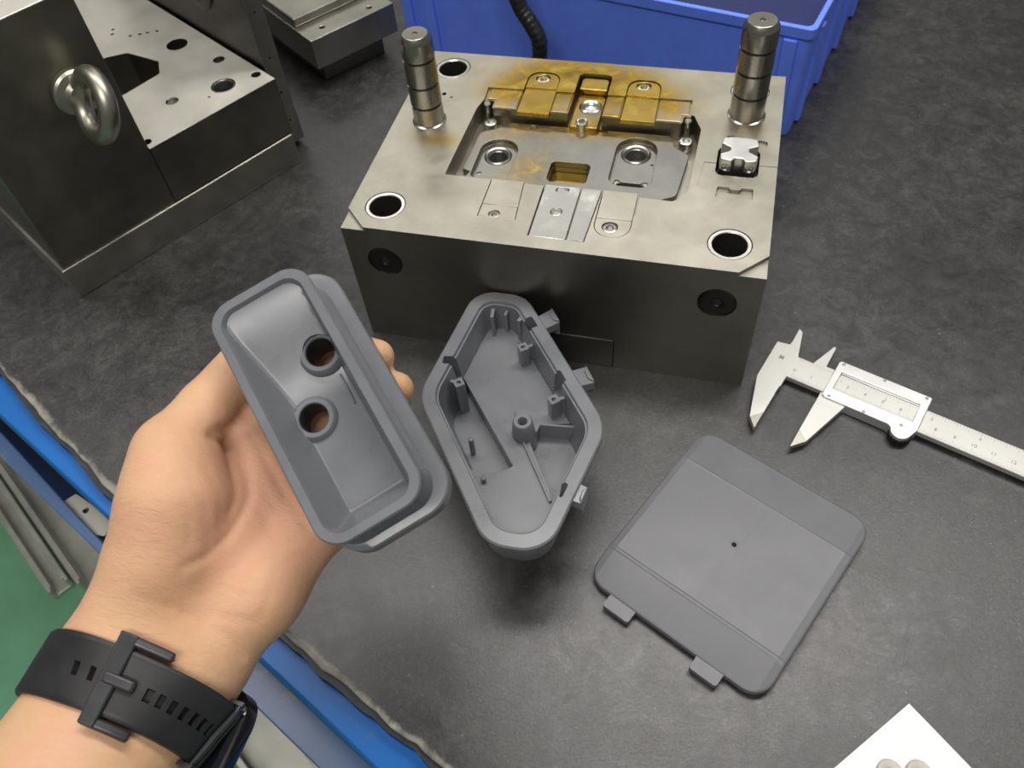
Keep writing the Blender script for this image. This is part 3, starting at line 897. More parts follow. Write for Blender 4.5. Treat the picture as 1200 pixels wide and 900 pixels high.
for x, y, a, h in ((71.6, -41.4, -52, 18.0), (101.8, -7.9, -52, 17.0), (127.9, -42.4, -52, 17.5)):
    ca, sa = math.cos(math.radians(a)), math.sin(math.radians(a))
    q = [(x + ca * u - sa * v, y + sa * u + ca * v) for u, v in rrect(-2.9, -2.9, 2.9, 2.9, 0.6, 2)]
    bm = carve(cutter(q, -9.0, h), [cyl((x, y, h), (0, 0, 1), 1.25, -9, 1, 14)])
    po = obj('screw_post', bm, 'part_plastic', case, 30, 0.2)
    dx = {71.6: (-5.5, 1.5), 101.8: (5.0, 4.0), 127.9: (5.2, 3.6)}[x]
    bm = new_bm()
    nx_, ny_ = -dx[1], dx[0]
    l_ = math.hypot(nx_, ny_); nx_ /= l_; ny_ /= l_
    prism(bm, [(x + nx_, y + ny_), (x - nx_, y - ny_), (x + dx[0] - nx_, y + dx[1] - ny_), (x + dx[0] + nx_, y + dx[1] + ny_)], -2.0, h - 1.5)
    obj('web', bm, 'part_plastic', po, 0)
for q, h in (([(77.2, 9.0), (79.2, 9.4), (78.4, 16.6), (76.2, 16.4)], 19.6), ([(93.6, 9.6), (95.8, 9.0), (98.2, 14.6), (96.4, 16.0)], 19.6), ([(84.6, 13.6), (86.4, 13.6), (86.4, 17.8), (84.6, 17.8)], 18.0)):
    bm = prism(new_bm(), q, 0.0, h)
    obj('inner_rib', bm, 'part_plastic', case, 0, 0.3)
bm = new_bm()
lathe(bm, (113.4, -58.5, 0), (0, 0, 1), [(0, -9), (7.6, -9), (6.9, 2.5), (5.6, 13.6), (4.9, 14.6), (2.9, 14.6), (2.4, 13.8), (2.4, 3), (0, 3)], 32)
obj('screw_boss', bm, 'part_plastic', case, 40)
for x, y in ((85.6, -70.5), (99.2, -93.4)):
    bm = new_bm()
    lathe(bm, (x, y, 0), (0, 0, 1), [(0, -8.8), (1.6, -8.8), (1.5, 5.5), (1.0, 6.0), (0, 6.2)], 12)
    obj('peg', bm, 'part_plastic', case, 40)
for pts, nrm in (([(105.0, 12.0), (112.5, 23.7), (119.5, 13.8), (111.6, 3.4)], (0.8, 0.6)), ([(134.0, -23.5), (141.6, -16.9), (148.5, -27.5), (140.8, -33.4)], (0.8, 0.6)), ([(150.6, -93.8), (157.9, -95.7), (156.2, -105.8), (148.6, -105.2)], (0.97, -0.2))):
    cx_ = sum(p[0] for p in pts) / 4; cy_ = sum(p[1] for p in pts) / 4
    bm = new_bm()
    def slant(x, y, z):
        t = (x - cx_) * nrm[0] + (y - cy_) * nrm[1]
        return (x, y, z - 0.25 * t)
    ci = ccw(pts)
    prism(bm, rpoly(ci, 0.6, 2), 13.5, 20.0, slant)
    cl_ = obj('clip', bm, 'part_plastic', case, 0, 0.5)
    bm = new_bm()
    out = [p for p in pts[1:3]]
    mid_ = [((a[0] * 0.45 + cx_ * 0.55), (a[1] * 0.45 + cy_ * 0.55)) for a in out]
    prism(bm, [out[0], out[1], mid_[1], mid_[0]], 8.0, 21.4, slant)
    obj('clip_head', bm, 'part_plastic', cl_, 0, 0.6)

# ------------------------------------------------------------------ grey lid
lid = thing('square_plate', 'flat square grey plastic plate with two hinge tabs lying on the bench', 'plastic plate', (234.1, -107.6, 0), (0, 0, math.radians(-25.8)))
LU0, LU1, LV0, LV1 = -49.4, 49.2, -57.8, 52.4
def lid_z(x, y):
    z = 0.0
    if y < -38: z -= 3.6 * ((-38 - y) / 20.0) ** 1.1
    if y > 29: z -= 1.8 * ((y - 29) / 23.0) ** 1.05
    if x > 45: z -= 0.7 * (x - 45) / 4
    if x < -45.5: z -= 0.7 * (-45.5 - x) / 4
    return z
bm = new_bm()
oc = rrect(LU0, LV0, LU1, LV1, 10.5, 10)
ic_ = rrect(LU0 + 1.0, LV0 + 1.0, LU1 - 1.0, LV1 - 1.0, 9.5, 10)
loft(bm, [[Vector((x, y, 5.2)) for x, y in ic_], [Vector((x, y, 5.6)) for x, y in oc], [Vector((x, y, 8.0)) for x, y in oc], [Vector((x * 0.996, y * 0.996, 8.7)) for x, y in oc], [Vector((x, y, 9.0)) for x, y in ic_]])
bm = carve(bm, [cyl((0, 0, 9), (0, 0, 1), 1.3, -6, 2, 16)])
for co, no in (((0, -38, 0), (0, 1, 0)), ((0, -38.9, 0), (0, 1, 0)), ((0, -36.3, 0), (0, 1, 0)), ((0, 28.3, 0), (0, 1, 0)), ((0, 29.7, 0), (0, 1, 0)), ((0, -37.2, 0), (0, 1, 0)), ((0, -45, 0), (0, 1, 0)), ((0, -52, 0), (0, 1, 0)), ((0, 29, 0), (0, 1, 0)), ((0, 40, 0), (0, 1, 0)), ((45, 0, 0), (1, 0, 0)), ((-45.5, 0, 0), (1, 0, 0))):
    bmesh.ops.bisect_plane(bm, geom=bm.verts[:] + bm.edges[:] + bm.faces[:], plane_co=co, plane_no=no)
for v in bm.verts:
    v.co.z += lid_z(v.co.x, v.co.y)
    if -38.3 < v.co.y < -36.9 and v.co.z > 7: v.co.z += 0.28
    if 28.8 < v.co.y < 29.2 and v.co.z > 7: v.co.z += 0.12
obj('plate_panel', bm, 'lid_plastic', lid, 5)
bm = new_bm()
loft(bm, [[Vector((x, y, z)) for x, y in rrect(LU0 + i_, LV0 + i_ + 7, LU1 - i_, LV1 - i_, 7, 6)] for i_, z in ((4, 5.3), (4, 0), (6, 0), (6, 5.3))], False, False)
obj('skirt', bm, 'lid_plastic', lid, 30)
bm = prism(new_bm(), [(1.6, 3.0), (2.1, 3.0), (4.4, 28.0), (3.9, 28.0)], 8.9, 9.07)
obj('weld_line', bm, 'lid_plastic', lid, 0)
for u0, u1 in ((-34.2, -19.2), (15.0, 29.6)):
    bm = prism(new_bm(), rpoly([(u0, -64.6), (u1, -64.6), (u1, -55), (u0, -55)], [1.5, 1.5, 0.1, 0.1], 4), 1.4, 4.8)
    t_ = obj('hinge_tab', bm, 'lid_plastic', lid, 30, 0.6)
    bm = box(new_bm(), u0 + 1, u1 - 1, -58.5, -56, 0.3, 2.0)
    obj('tab_rib', bm, 'lid_plastic', t_, 0, 0.3)
bm = new_bm()
lathe(bm, (0, 0, 9.0), (0, 0, 1), [(1.3, -1.5), (1.3, 0.05), (1.9, 0.18), (2.3, 0.02), (2.3, -1.5)], 24, True)
obj('pin_ring', bm, 'lid_plastic', lid, 40)

# ------------------------------------------------------------------ vernier caliper
cal = thing('vernier_caliper', 'silver vernier caliper with open jaws lying right of the mold', 'caliper', (256.8, 15.0, 0), (0, 0, math.radians(-20)))
ZB0, ZB1 = 2.6, 6.0
bm = prism(new_bm(), [(-14.6, 13.3), (-14.4, -16.3), (-6.2, -44.5), (-0.6, -51.0), (-0.3, -50.6), (-0.3, -17.5), (0.3, -16.5), (0.3, -8.4), (215, -8.4), (215, 8.3), (0.5, 8.3), (-4.4, 27.2), (-7.3, 29.2), (-7.0, 18.0), (-7.4, 14.8)], ZB0, ZB1)
bm = carve(bm, [cutter([(2, -3.4), (213, -3.4), (213, 3.4), (2, 3.4)], ZB0 - 1, ZB0 + 0.9)])
obj('beam', bm, 'caliper_satin', cal, 30, 0.25, 1, label='satin steel beam with fixed jaw')
# the pointed jaw tip bevels, lower on one side
bm = prism(new_bm(), [(-5.9, -45.0), (-0.4, -51.3), (-0.3, -38.0), (-2.2, -40.5)], ZB1 - 0.9, ZB1 + 0.12)
obj('jaw_tip', bm, 'plate_steel', cal, 0, 0.2, 1, label='ground bevel of the fixed jaw tip')
bm = prism(new_bm(), [(20.6, -38.6), (23.2, -41.5), (27.2, -44.6), (21.4, -52.0), (20.6, -52.0)], ZB1 - 1.2, ZB1 + 0.12)
obj('jaw_tip', bm, 'plate_steel', cal, 0, 0.2, 1, label='ground bevel of the sliding jaw tip')
bm = prism(new_bm(), [(20.9, -9), (20.6, -38.0), (20.7, -51.8), (27.0, -44.6), (36.0, -13.0), (37, -9)], 2.4, ZB1)
obj('sliding_jaw', bm, 'caliper_satin', cal, 0, 0.25, 1)
bm = prism(new_bm(), [(9.0, 8.5), (15.2, 27.6), (16.6, 26.8), (17.0, 11.0), (28, 11.0), (28, 8.5)], 2.0, 4.6)
obj('inner_jaw', bm, 'caliper_satin', cal, 0, 0.25, 1)
ov = [(22.2, -11.2), (24, -12.4), (59.5, -12.4), (61.4, -13.4), (62.2, -15.4)] + [(67.2 + 5.2 * math.cos(a), -14.2 + 4.4 * math.sin(a)) for a in [math.radians(200 + 14 * k) for k in range(11)]] + [(74.6, -9), (74.8, 15.8), (74.0, 16.6), (23.2, 16.6), (22.2, 15.6)]
fr = prism(new_bm(), ov, 0.4, 7.4)
fr = carve(fr, [cutter([(26.0, -4.4), (70.4, -4.4), (70.4, 9.2), (26.0, 9.2)], 6.2, 12), cutter([(10, -8.6), (90, -8.6), (90, 8.5), (10, 8.5)], 2.4, 6.2)])
slid = obj('slider', fr, 'silver', cal, 30, 0.35, 2, label='bright slider frame with open window')
bm = new_bm()
prism(bm, [(-8.6, 7.3), (-4.6, 6.35), (-4.6, 6.2), (-8.6, 6.2)], 25.5, 71.0, lambda a, b, c: (c, a, b))
vp = obj('vernier_plate', bm, 'caliper_satin', slid, 0)
bm = new_bm()
for k in range(51):
    u = 27.5 + k * 0.78
    L_ = 2.6 if k % 5 == 0 else 1.7
    box(bm, u - 0.06, u + 0.06, -4.75 - L_, -4.75, 6.4, 7.0)
obj('vernier_marks', bm, 'ink', slid, 0, kind='stuff')
for u, v in ((25.0, 14.8), (48.5, 15.2), (72.0, 14.8), (26.0, -10.6), (46, -11.4), (66.0, -9.8)):
    bm = new_bm()
    lathe(bm, (u, v, 7.4), (0, 0, 1), [(0, -0.3), (0.9, -0.3), (0.9, 0.12), (0.4, 0.15), (0.35, -0.1), (0, -0.1)], 12)
    obj('rivet', bm, 'ink', slid, 0)
bm = new_bm()
lathe(bm, (67.4, -13.0, 3.2), (0, 0, 1), [(0, -2.4)] + [(5.9, -2.4), (6.3, -1.9), (6.3, 1.4), (5.9, 1.9)] + [(0, 1.9)], 40)
for v in bm.verts:
    r_ = math.hypot(v.co.x - 67.4, v.co.y + 13.0)
    if r_ > 5.8:
        a = round(math.atan2(v.co.y + 13.0, v.co.x - 67.4) / (2 * math.pi / 40))
        if a % 2:
            v.co.x = 67.4 + (v.co.x - 67.4) * 0.95; v.co.y = -13.0 + (v.co.y + 13.0) * 0.95
obj('thumb_wheel', bm, 'cap_black', cal, 0, label='dark knurled thumb wheel')
bm = new_bm()
for k in range(0, 151):
    u = 2.5 + k
    if 22 < u < 26.2 or 70.2 < u < 75: continue
    L_ = 3.6 if k % 10 == 0 else (2.9 if k % 5 == 0 else 2.1)
    box(bm, u - 0.07, u + 0.07, -8.2 if not 25 < u < 71 else -4.4, (-8.2 if not 25 < u < 71 else -4.4) + L_, ZB1 - 0.05, ZB1 + 0.03)
for k in range(0, 97):
    u = 2.5 + k * 25.4 / 16
    if 22 < u < 26.2 or 70.2 < u < 75: continue
    L_ = 3.0 if k % 4 == 0 else 1.9
    box(bm, u - 0.07, u + 0.07, 8.1 - L_, 8.1, ZB1 - 0.05, ZB1 + 0.03)
obj('scale_marks', bm, 'ink', cal, 0, kind='stuff')
def text_mesh(name, body, size, parent, loc, rz, material, ext=0.02):
    cu = bpy.data.curves.new(name, 'FONT')
    cu.body = body
    cu.size = size * S
    cu.extrude = ext * S
    cu.align_x = 'CENTER'; cu.align_y = 'CENTER'
    t = bpy.data.objects.new(name, cu)
    COL.objects.link(t)
    dg = bpy.context.evaluated_depsgraph_get(); dg.update()
    me = bpy.data.meshes.new_from_object(t.evaluated_get(dg))
    bpy.data.objects.remove(t); bpy.data.curves.remove(cu)
    o = obj_me(name, me, material, parent, 0)
    o.location = [v * S for v in loc]
    o.rotation_euler = (0, 0, rz)
    return o
for k in range(0, 13):
    u = 2.5 + 10 * k
    if 20 < u < 27.5 or 69 < u < 76: continue
    text_mesh('scale_number', str(k), 3.2, cal, (u, -2.2 if not 25 < u < 71 else 1.4, ZB1 + 0.02), 0, 'ink')
for k in range(1, 5):
    u = 2.5 + 25.4 * k
    if 20 < u < 27.5 or 69 < u < 76: continue
    text_mesh('scale_number', str(k), 2.8, cal, (u, 3.4, ZB1 + 0.02), 0, 'ink')
bm = new_bm()      # small maker's mark on the fixed jaw: two crossed strokes over a bar
for q in ([(-1.5, 1.2), (-0.9, 1.6), (1.5, -1.2), (0.9, -1.6)], [(1.5, 1.2), (0.9, 1.6), (-1.5, -1.2), (-0.9, -1.6)], [(-1.6, 0.3), (1.6, 0.3), (1.6, -0.2), (-1.6, -0.2)]):
    prism(bm, [(x - 7.6, y + 3.2) for x, y in q], ZB1 - 0.02, ZB1 + 0.02 + 0.002 * q[0][0])
obj('maker_mark', bm, 'ink', cal, 0, label='small dark stamped mark')

# ------------------------------------------------------------------ white card and two small rings in the corner
ang = math.atan2(-187 + 165.7, 344.1 - 317.2)
bm = box(new_bm(), 0, 150, -150, 0, 0.15, 0.6)
pc = obj('paper_card', bm, 'paper', None, 0)
pc.location = (317.2 * S, -165.7 * S, 0)
pc.rotation_euler = (0, 0, math.radians(-42))
tag(pc, 'corner of a white paper card at the bottom right of the bench', 'paper')
for x, y, lb in ((308.1, -197.9, 'small beige plastic ring on the white card, the left one'), (319.9, -195.5, 'small beige plastic ring on the white card, the right one')):
    bm = new_bm()
    lathe(bm, (0, 0, 0), (0, 0, 1), [(2.2, 0), (5.4, 0), (5.6, 1.6), (5.0, 2.6), (3.2, 2.6), (2.2, 1.8)], 28, True)
    ro = obj('plastic_ring', bm, 'beige', None, 40)
    ro.location = (x * S, y * S, 0.6 * S)
    tag(ro, lb, 'ring', 'small rings on the white card')

# ------------------------------------------------------------------ grey housing held in the hand
HA = Vector((0.73979, 0.64086, 0.20493)); HB = Vector((0.67067, -0.67796, -0.30097)); HN = Vector((0.05394, -0.36010, 0.93135))
held = thing('plastic_housing', 'grey plastic housing with two round holes held in the hand', 'plastic housing')
mw = Matrix.Identity(4)
for i in range(3):
    mw[i][0] = HA[i]; mw[i][1] = -HB[i]; mw[i][2] = HN[i]
HC = Vector((78.90000, -172.05000, 179.05000))
mw.translation = HC * S
held.matrix_world = mw
def rl(u0, v0, u1, v1, r, z):        # v runs down the part, y = -v
    q = rrect(u0, -v1, u1, -v0, r, 10)
    out = []
    for k in range(4):                # four corner arcs, with the straight runs between them subdivided
        out += q[k * 11:(k + 1) * 11]
        (xa, ya), (xb, yb) = q[k * 11 + 10], q[(k * 11 + 11) % 44]
        out += [(xa + (xb - xa) * i / 30, ya + (yb - ya) * i / 30) for i in range(1, 30)]
    return [Vector((x, y, z)) for x, y in out]
bm = new_bm()
outer = [rl(-18.0, -51, 25.0, 49.6, 11, -26), rl(-18.6, -52, 25.8, 50.4, 12, -25.4), rl(-18.6, -52, 25.8, 50.4, 12, -18.6), rl(-18.0, -51.4, 25.2, 49.8, 11.5, -18),
         rl(-17.8, -47, 20.6, 47.2, 9.5, -17.6), rl(-17.8, -46.8, 20.2, 47.0, 9.5, -16.8), rl(-18.0, -46.8, 18.4, 46.9, 8.6, -3.2), rl(-19.0, -47.8, 19.0, 47.9, 9, -2.6),
         rl(-19.3, -48.1, 19.3, 48.1, 9.2, -2.0), rl(-19.3, -48.1, 19.3, 48.1, 9.2, -0.6), rl(-18.8, -47.6, 18.8, 47.6, 8.8, 0.0), rl(-16.0, -44.6, 15.8, 44.8, 6.6, 0.0), rl(-15.6, -44.2, 15.4, 44.4, 6.2, -0.5)]
def smooth(t):
    t = max(0.0, min(1.0, t)); return t * t * (3 - 2 * t)
def sfloor(u, v):
    f = -1.2 - 14.0 * smooth((v + 47) / 46.0) ** 0.85
    cands = [f, -0.6 - 15 * max(0, (u + 15.6)) / 6.6, -0.6 - 15 * max(0, 15.4 - u) / 3.0, -0.6 - 15 * max(0, 44.4 - v) / 8.0]
    # smooth maximum keeps a soft fillet along the ridges
    k = 1.6
    return math.log(sum(math.exp(k * c) for c in cands)) / k
base = outer[-1]
inner = []
K = 26
for k in range(1, K + 1):
    t = k / K
    lp = []
    for p in base:
        cv = max(-30.0, min(30.0, -p.y))
        u = p.x * (1 - t); v = -p.y * (1 - t) + cv * t
        lp.append(Vector((u, -v, min(-0.5, sfloor(u, v)))))
    inner.append(lp)
loft(bm, outer + inner, True, False)
bmesh.ops.remove_doubles(bm, verts=bm.verts, dist=0.02)
bmesh.ops.holes_fill(bm, edges=[e for e in bm.edges if e.is_boundary], sides=400)
H1, H2 = (8.6, -18.2), (-4.6, 0.8)
bm = carve(bm, [cyl((H1[0], -H1[1], 0), (0, 0, 1), 6.2, -40, -1.5, 40), cyl((H2[0], -H2[1], 0), (0, 0, 1), 6.2, -40, -1.5, 40)])
obj('housing_shell', bm, 'held_plastic', held, 32)
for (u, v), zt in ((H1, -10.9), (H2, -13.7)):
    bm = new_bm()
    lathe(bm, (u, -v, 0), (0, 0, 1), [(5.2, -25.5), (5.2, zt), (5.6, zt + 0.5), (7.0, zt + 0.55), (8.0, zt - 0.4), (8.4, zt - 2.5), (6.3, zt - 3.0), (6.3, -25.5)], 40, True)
    obj('hole_sleeve', bm, ['held_plastic', 'bore_dark'], held, 40, slots=lambda p, u=u, v=v: 1 if math.hypot(p.center.x - u * S, p.center.y + v * S) < 5.3 * S else 0)  # same plastic inside; near-black bore faces paint the shade in the holes
bm = new_bm()
prism(bm, [(10.2, 8.8), (11.0, 8.8), (10.4, -3.5), (9.8, -3.5)], -15.2, -14.2)
obj('inner_rib', bm, 'held_plastic', held, 0, 0.2)

# ------------------------------------------------------------------ the hand: one continuous skin grown from a distance field
PALM = [((8.8, -303.47, 115.5, 18.5), (-1.15, -366.29, 107.95, 21)), ((32.97, -294.59, 112.01, 18.5), (23.98, -354.02, 106.66, 21)), ((24.83, -299.01, 118.44, 20.5), (14.23, -360.44, 110.79, 24)), ((20.26, -256.44, 120.1, 17.5), (8.8, -303.47, 115.5, 18.5)), ((45.95, -248.54, 115.52, 17.5), (32.97, -294.59, 112.01, 18.5)), ((34.82, -255.19, 119.83, 18.5), (24.83, -299.01, 118.44, 20.5)), ((20.26, -256.44, 120.1, 17.5), (32.7, -218.64, 140.44, 18)), ((32.41, -218.71, 140.46, 18), (33.47, -204.83, 152.72, 17)), ((33.47, -204.83, 152.72, 17), (29.75, -193.2, 158.28, 14)), ((45.95, -248.54, 115.52, 18), (63.2, -220.27, 124, 14)), ((63.2, -220.27, 124, 14), (72.98, -197.09, 128.17, 12.5)), ((32.22, -250.33, 121.48, 18), (43.54, -209.63, 130.35, 14)), ((43.54, -209.63, 130.35, 14), (47.29, -178.66, 137.9, 11)), ((44, -212.04, 128.49, 14), (62.94, -186.08, 127.33, 11)), ((42.51, -212.41, 128.6, 14), (53.74, -180.47, 133.7, 11))]
CHAINS = [([(29.97, -194.37, 157.38, 14), (26.85, -189.07, 158.22, 12.3), (31.92, -170.89, 159.98, 10.3), (37.55, -152.18, 161.98, 9.3)], 6), ([(41.78, -168.96, 145.03, 10.5), (58.24, -131.94, 144.91, 8.4), (73.55, -129.93, 151.3, 7.4), (84.44, -134.82, 157.61, 6.6)], 4), ([(53.65, -175.45, 134.83, 10.5), (70.67, -138.77, 134.33, 8.6), (83.54, -137.73, 141.89, 7.2), (93.36, -141.76, 149.09, 6.2)], 4), ([(64.96, -183.24, 126.34, 10), (82.76, -150.92, 126.28, 8.3), (95.77, -152.26, 132.09, 7.4), (100.45, -159.4, 137.08, 6.6)], 4), ([(76.03, -191.69, 122.48, 9.5), (89.34, -168.51, 119.47, 7.4), (101.04, -168.2, 128.07, 6.8), (104.59, -173.09, 131.19, 6)], 4)]
CREASES = [([(41.21, -184.42, 163.73), (40.02, -180.04, 152.42), (45.35, -182.36, 149.04), (51.02, -187.01, 148.34), (54.94, -194, 146.43), (55.82, -201.42, 145.74), (54.74, -211.25, 146.11), (51.79, -220.43, 147.66), (47.5, -227.33, 151)], 1.3, 1.2), ([(40.94, -182.19, 162.5), (41.43, -176.29, 157.3), (43.51, -168.4, 156.43)], 1.6, 1.8), ([(48.48, -173.97, 151.5), (55.72, -181.02, 147.31), (65.18, -189.66, 140.75), (78.21, -200.61, 138.97)], 1, 1.2), ([(50.11, -169.91, 151.63), (60.08, -178.7, 145.03), (68.8, -186.04, 138.88), (79.99, -194.3, 138.13)], 0.8, 1.1), ([(58.34, -196.58, 144.19), (63.66, -200.95, 140.32), (71.22, -211.5, 139.15)], 0.5, 1.2), ([(48.57, -238.62, 139.8), (56.83, -239.2, 135.25), (64.38, -240.62, 130.81), (67.55, -243.72, 123.27)], 0.9, 1.2), ([(35.98, -239.22, 148.99), (45.19, -238.18, 142.78), (57.11, -235.86, 136.11), (70.35, -233.25, 132.29)], 0.45, 1.2), ([(70.42, -234.69, 130.59), (72.34, -229.48, 133.85), (72.93, -222.88, 136.86)], 0.4, 1.2), ([(44.1, -201.73, 168.28), (50.25, -208.08, 161.57), (51.49, -214.68, 153.27)], 0.35, 1), ([(41.47, -204.96, 169.98), (47.62, -212.75, 163.15), (48.37, -220.95, 154.91)], 0.3, 1), ([(45.79, -196.17, 165.33), (51.81, -202.45, 158.07), (52.69, -209.33, 151.66)], 0.35, 1), ([(-11.23, -140.2, 122.55), (32.11, -172.66, 170.73), (36.99, -176.12, 168.54)], 0.5, 1), ([(26.86, -185.69, 171.97), (31.97, -187.7, 172.17), (37.29, -190.1, 171)], 0.3, 1), ([(45.52, -187.71, 151.75), (51.44, -196, 149.82), (53.07, -203.95, 149.27)], 0.35, 0.9), ([(66.88, -212.81, 139.94), (72.56, -207.91, 139.13), (76.38, -204.23, 138.7)], 0.35, 1), ([(71.48, -218.3, 138.62), (76.31, -210.86, 136.69), (80.26, -204.63, 135.82)], 0.35, 1), ([(49.03, -211.71, 161.79), (51.96, -214.57, 151.39), (51.43, -221.52, 147.8)], 0.3, 0.9), ([(54.72, -188.18, 146.76), (62.02, -194.56, 141.97), (70.97, -199.48, 140.42)], 0.4, 0.9), ([(57.27, -227.27, 139.15), (65.35, -228.22, 138.21), (71.73, -226.12, 136.53)], 0.35, 1), ([(39.95, -218.55, 165.03), (46.89, -219.34, 158.56), (51.76, -217.55, 149.58)], 0.25, 1), ([(39.5, -225.17, 159.59), (45.42, -225.39, 155.08), (50.84, -223.33, 148.01)], 0.25, 1)]
def seg_d(P, a, b):
    a = np.array(a[:3]); b = np.array(b[:3])
    ab = b - a
    t = np.clip(((P - a) @ ab) / (ab @ ab), 0, 1)
    q = P - a - t[:, None] * ab
    return np.sqrt((q * q).sum(1)), t
def cone_d(P, a, b):
    d, t = seg_d(P, a, b)
    return d - (a[3] + t * (b[3] - a[3]))
def smin(a, b, k):
    h = np.clip(0.5 + 0.5 * (b - a) / k, 0, 1)
    return b * (1 - h) + a * h - k * h * (1 - h)
def hand_sdf(P, detail=True):
    d = None
    for a, b in PALM:
        c = cone_d(P, a, b)
        d = c if d is None else smin(d, c, 9.0)
    for ch, kk in CHAINS:
        f = None
        for a, b in zip(ch[:-1], ch[1:]):
            c = cone_d(P, a, b)
            f = c if f is None else smin(f, c, 2.2)
        d = smin(d, f, kk)
    if detail:
        for pl, amp, wd in CREASES:
            m = None
            for a, b in zip(pl[:-1], pl[1:]):
                c, _ = seg_d(P, a, b)
                m = c if m is None else np.minimum(m, c)
            d = d + amp * np.exp(-(m / wd) ** 2)
    return d
def grow(lo, hi, h):
    n = [int(math.ceil((hi[i] - lo[i]) / h)) + 1 for i in range(3)]
    ax = [lo[i] + h * np.arange(n[i]) for i in range(3)]
    V = np.empty(n)
    for i in range(n[0]):
        yy, zz = np.meshgrid(ax[1], ax[2], indexing='ij')
        P = np.stack([np.full(yy.size, ax[0][i]), yy.ravel(), zz.ravel()], 1)
        V[i] = hand_sdf(P).reshape(n[1], n[2])
    neg = V < 0
    c8 = [neg[i:n[0] - 1 + i, j:n[1] - 1 + j, k:n[2] - 1 + k] for i in (0, 1) for j in (0, 1) for k in (0, 1)]
    s = sum(c.astype(np.int8) for c in c8)
    act = (s > 0) & (s < 8)
    idx = -np.ones(act.shape, int)
    ijk = np.argwhere(act)
    idx[act] = np.arange(len(ijk))
    acc = np.zeros((len(ijk), 3)); cnt = np.zeros(len(ijk))
    corners = [(i, j, k) for i in (0, 1) for j in (0, 1) for k in (0, 1)]
    for ca in corners:
        for axis in range(3):
            if ca[axis]:
                continue
            cb = list(ca); cb[axis] = 1
            va = V[ijk[:, 0] + ca[0], ijk[:, 1] + ca[1], ijk[:, 2] + ca[2]]
            vb = V[ijk[:, 0] + cb[0], ijk[:, 1] + cb[1], ijk[:, 2] + cb[2]]
            x = (va < 0) != (vb < 0)
            t = np.where(x, va / np.where(x, va - vb, 1), 0)
            p = np.array(ca, float)[None, :].repeat(len(ijk), 0)
            p[:, axis] += t
            acc[x] += p[x]; cnt[x] += 1
    verts = np.array(lo) + h * (ijk + acc / cnt[:, None])
    faces = []
    for axis in range(3):
        u, v = [(1, 2), (2, 0), (0, 1)][axis]
        sl_a = [slice(None)] * 3; sl_b = [slice(None)] * 3
        sl_a[axis] = slice(0, -1); sl_b[axis] = slice(1, None)
        x = neg[tuple(sl_a)] != neg[tuple(sl_b)]
        e = np.argwhere(x)
        ok = (e[:, u] > 0) & (e[:, v] > 0) & (e[:, u] < n[u] - 1) & (e[:, v] < n[v] - 1)
        e = e[ok]
        q = []
        for du, dv in ((0, 0), (-1, 0), (-1, -1), (0, -1)):
            f = e.copy(); f[:, u] += du; f[:, v] += dv
            q.append(idx[f[:, 0], f[:, 1], f[:, 2]])
        q = np.stack(q, 1)
        sgn = neg[e[:, 0], e[:, 1], e[:, 2]]
        q[~sgn] = q[~sgn][:, ::-1]
        faces.append(q)
    return verts, np.concatenate(faces)
allp = np.array([p[:3] for ab in PALM for p in ab] + [p[:3] for ch, _ in CHAINS for p in ch])
vv, ff = grow(allp.min(0) - 26, allp.max(0) + 26, 1.25)
me = bpy.data.meshes.new('person')
me.from_pydata((vv * S).tolist(), [], ff.tolist())
me.update()
hand = obj_me('person', me, 'skin', None, 0)
me.polygons.foreach_set('use_smooth', [True] * len(me.polygons))
sm = hand.modifiers.new('soften', 'SMOOTH')
sm.factor = 0.5; sm.iterations = 3
tag(hand, 'bare left hand and forearm, palm up, gripping the grey housing', 'person')

# ------------------------------------------------------------------ watch on the wrist
WC = np.array((38.34925, -265.30162, 115.41800)); WN = np.array((-0.06439, -0.99694, 0.04429)); WE1 = np.array((0.86211, -0.07792, -0.50069)); WE2 = np.array((0.50261, 0.00595, 0.86450))
def wrist_r(th, s):
    """radius from the wrist axis to the skin for arrays of angle and place along the arm"""
    d = np.cos(th)[:, None] * WE1 + np.sin(th)[:, None] * WE2
    o = WC + s[:, None] * WN
    r = np.full(len(th), 60.0)
    for _ in range(40):
        r = r - 0.9 * hand_sdf(o + r[:, None] * d, False)
    return r
TH = np.radians(np.arange(0, 360, 2.0))
prof_s = np.array([-11.0, 0.0, 11.0])
RT = []
for s_ in prof_s:
    r = wrist_r(TH, np.full(len(TH), s_))
    for _ in range(6):
        r = (np.roll(r, 1) + r * 2 + np.roll(r, -1)) / 4
    RT.append(r)
RT = np.array(RT)
def wp(th_deg, s, off):
    th = math.radians(th_deg) % (2 * math.pi)
    k = th / math.radians(2.0); i = int(k) % len(TH); t = k - int(k)
    row = RT[:, i] * (1 - t) + RT[:, (i + 1) % len(TH)] * t
    r = float(np.interp(s, prof_s, row)) + off
    p = WC + s * WN + r * (math.cos(th) * WE1 + math.sin(th) * WE2)
    return Vector(p)
watch = thing('wrist_watch', 'black wristwatch with rubber strap and buckle on the wrist', 'watch', tuple(WC))
root_off = Vector(WC)
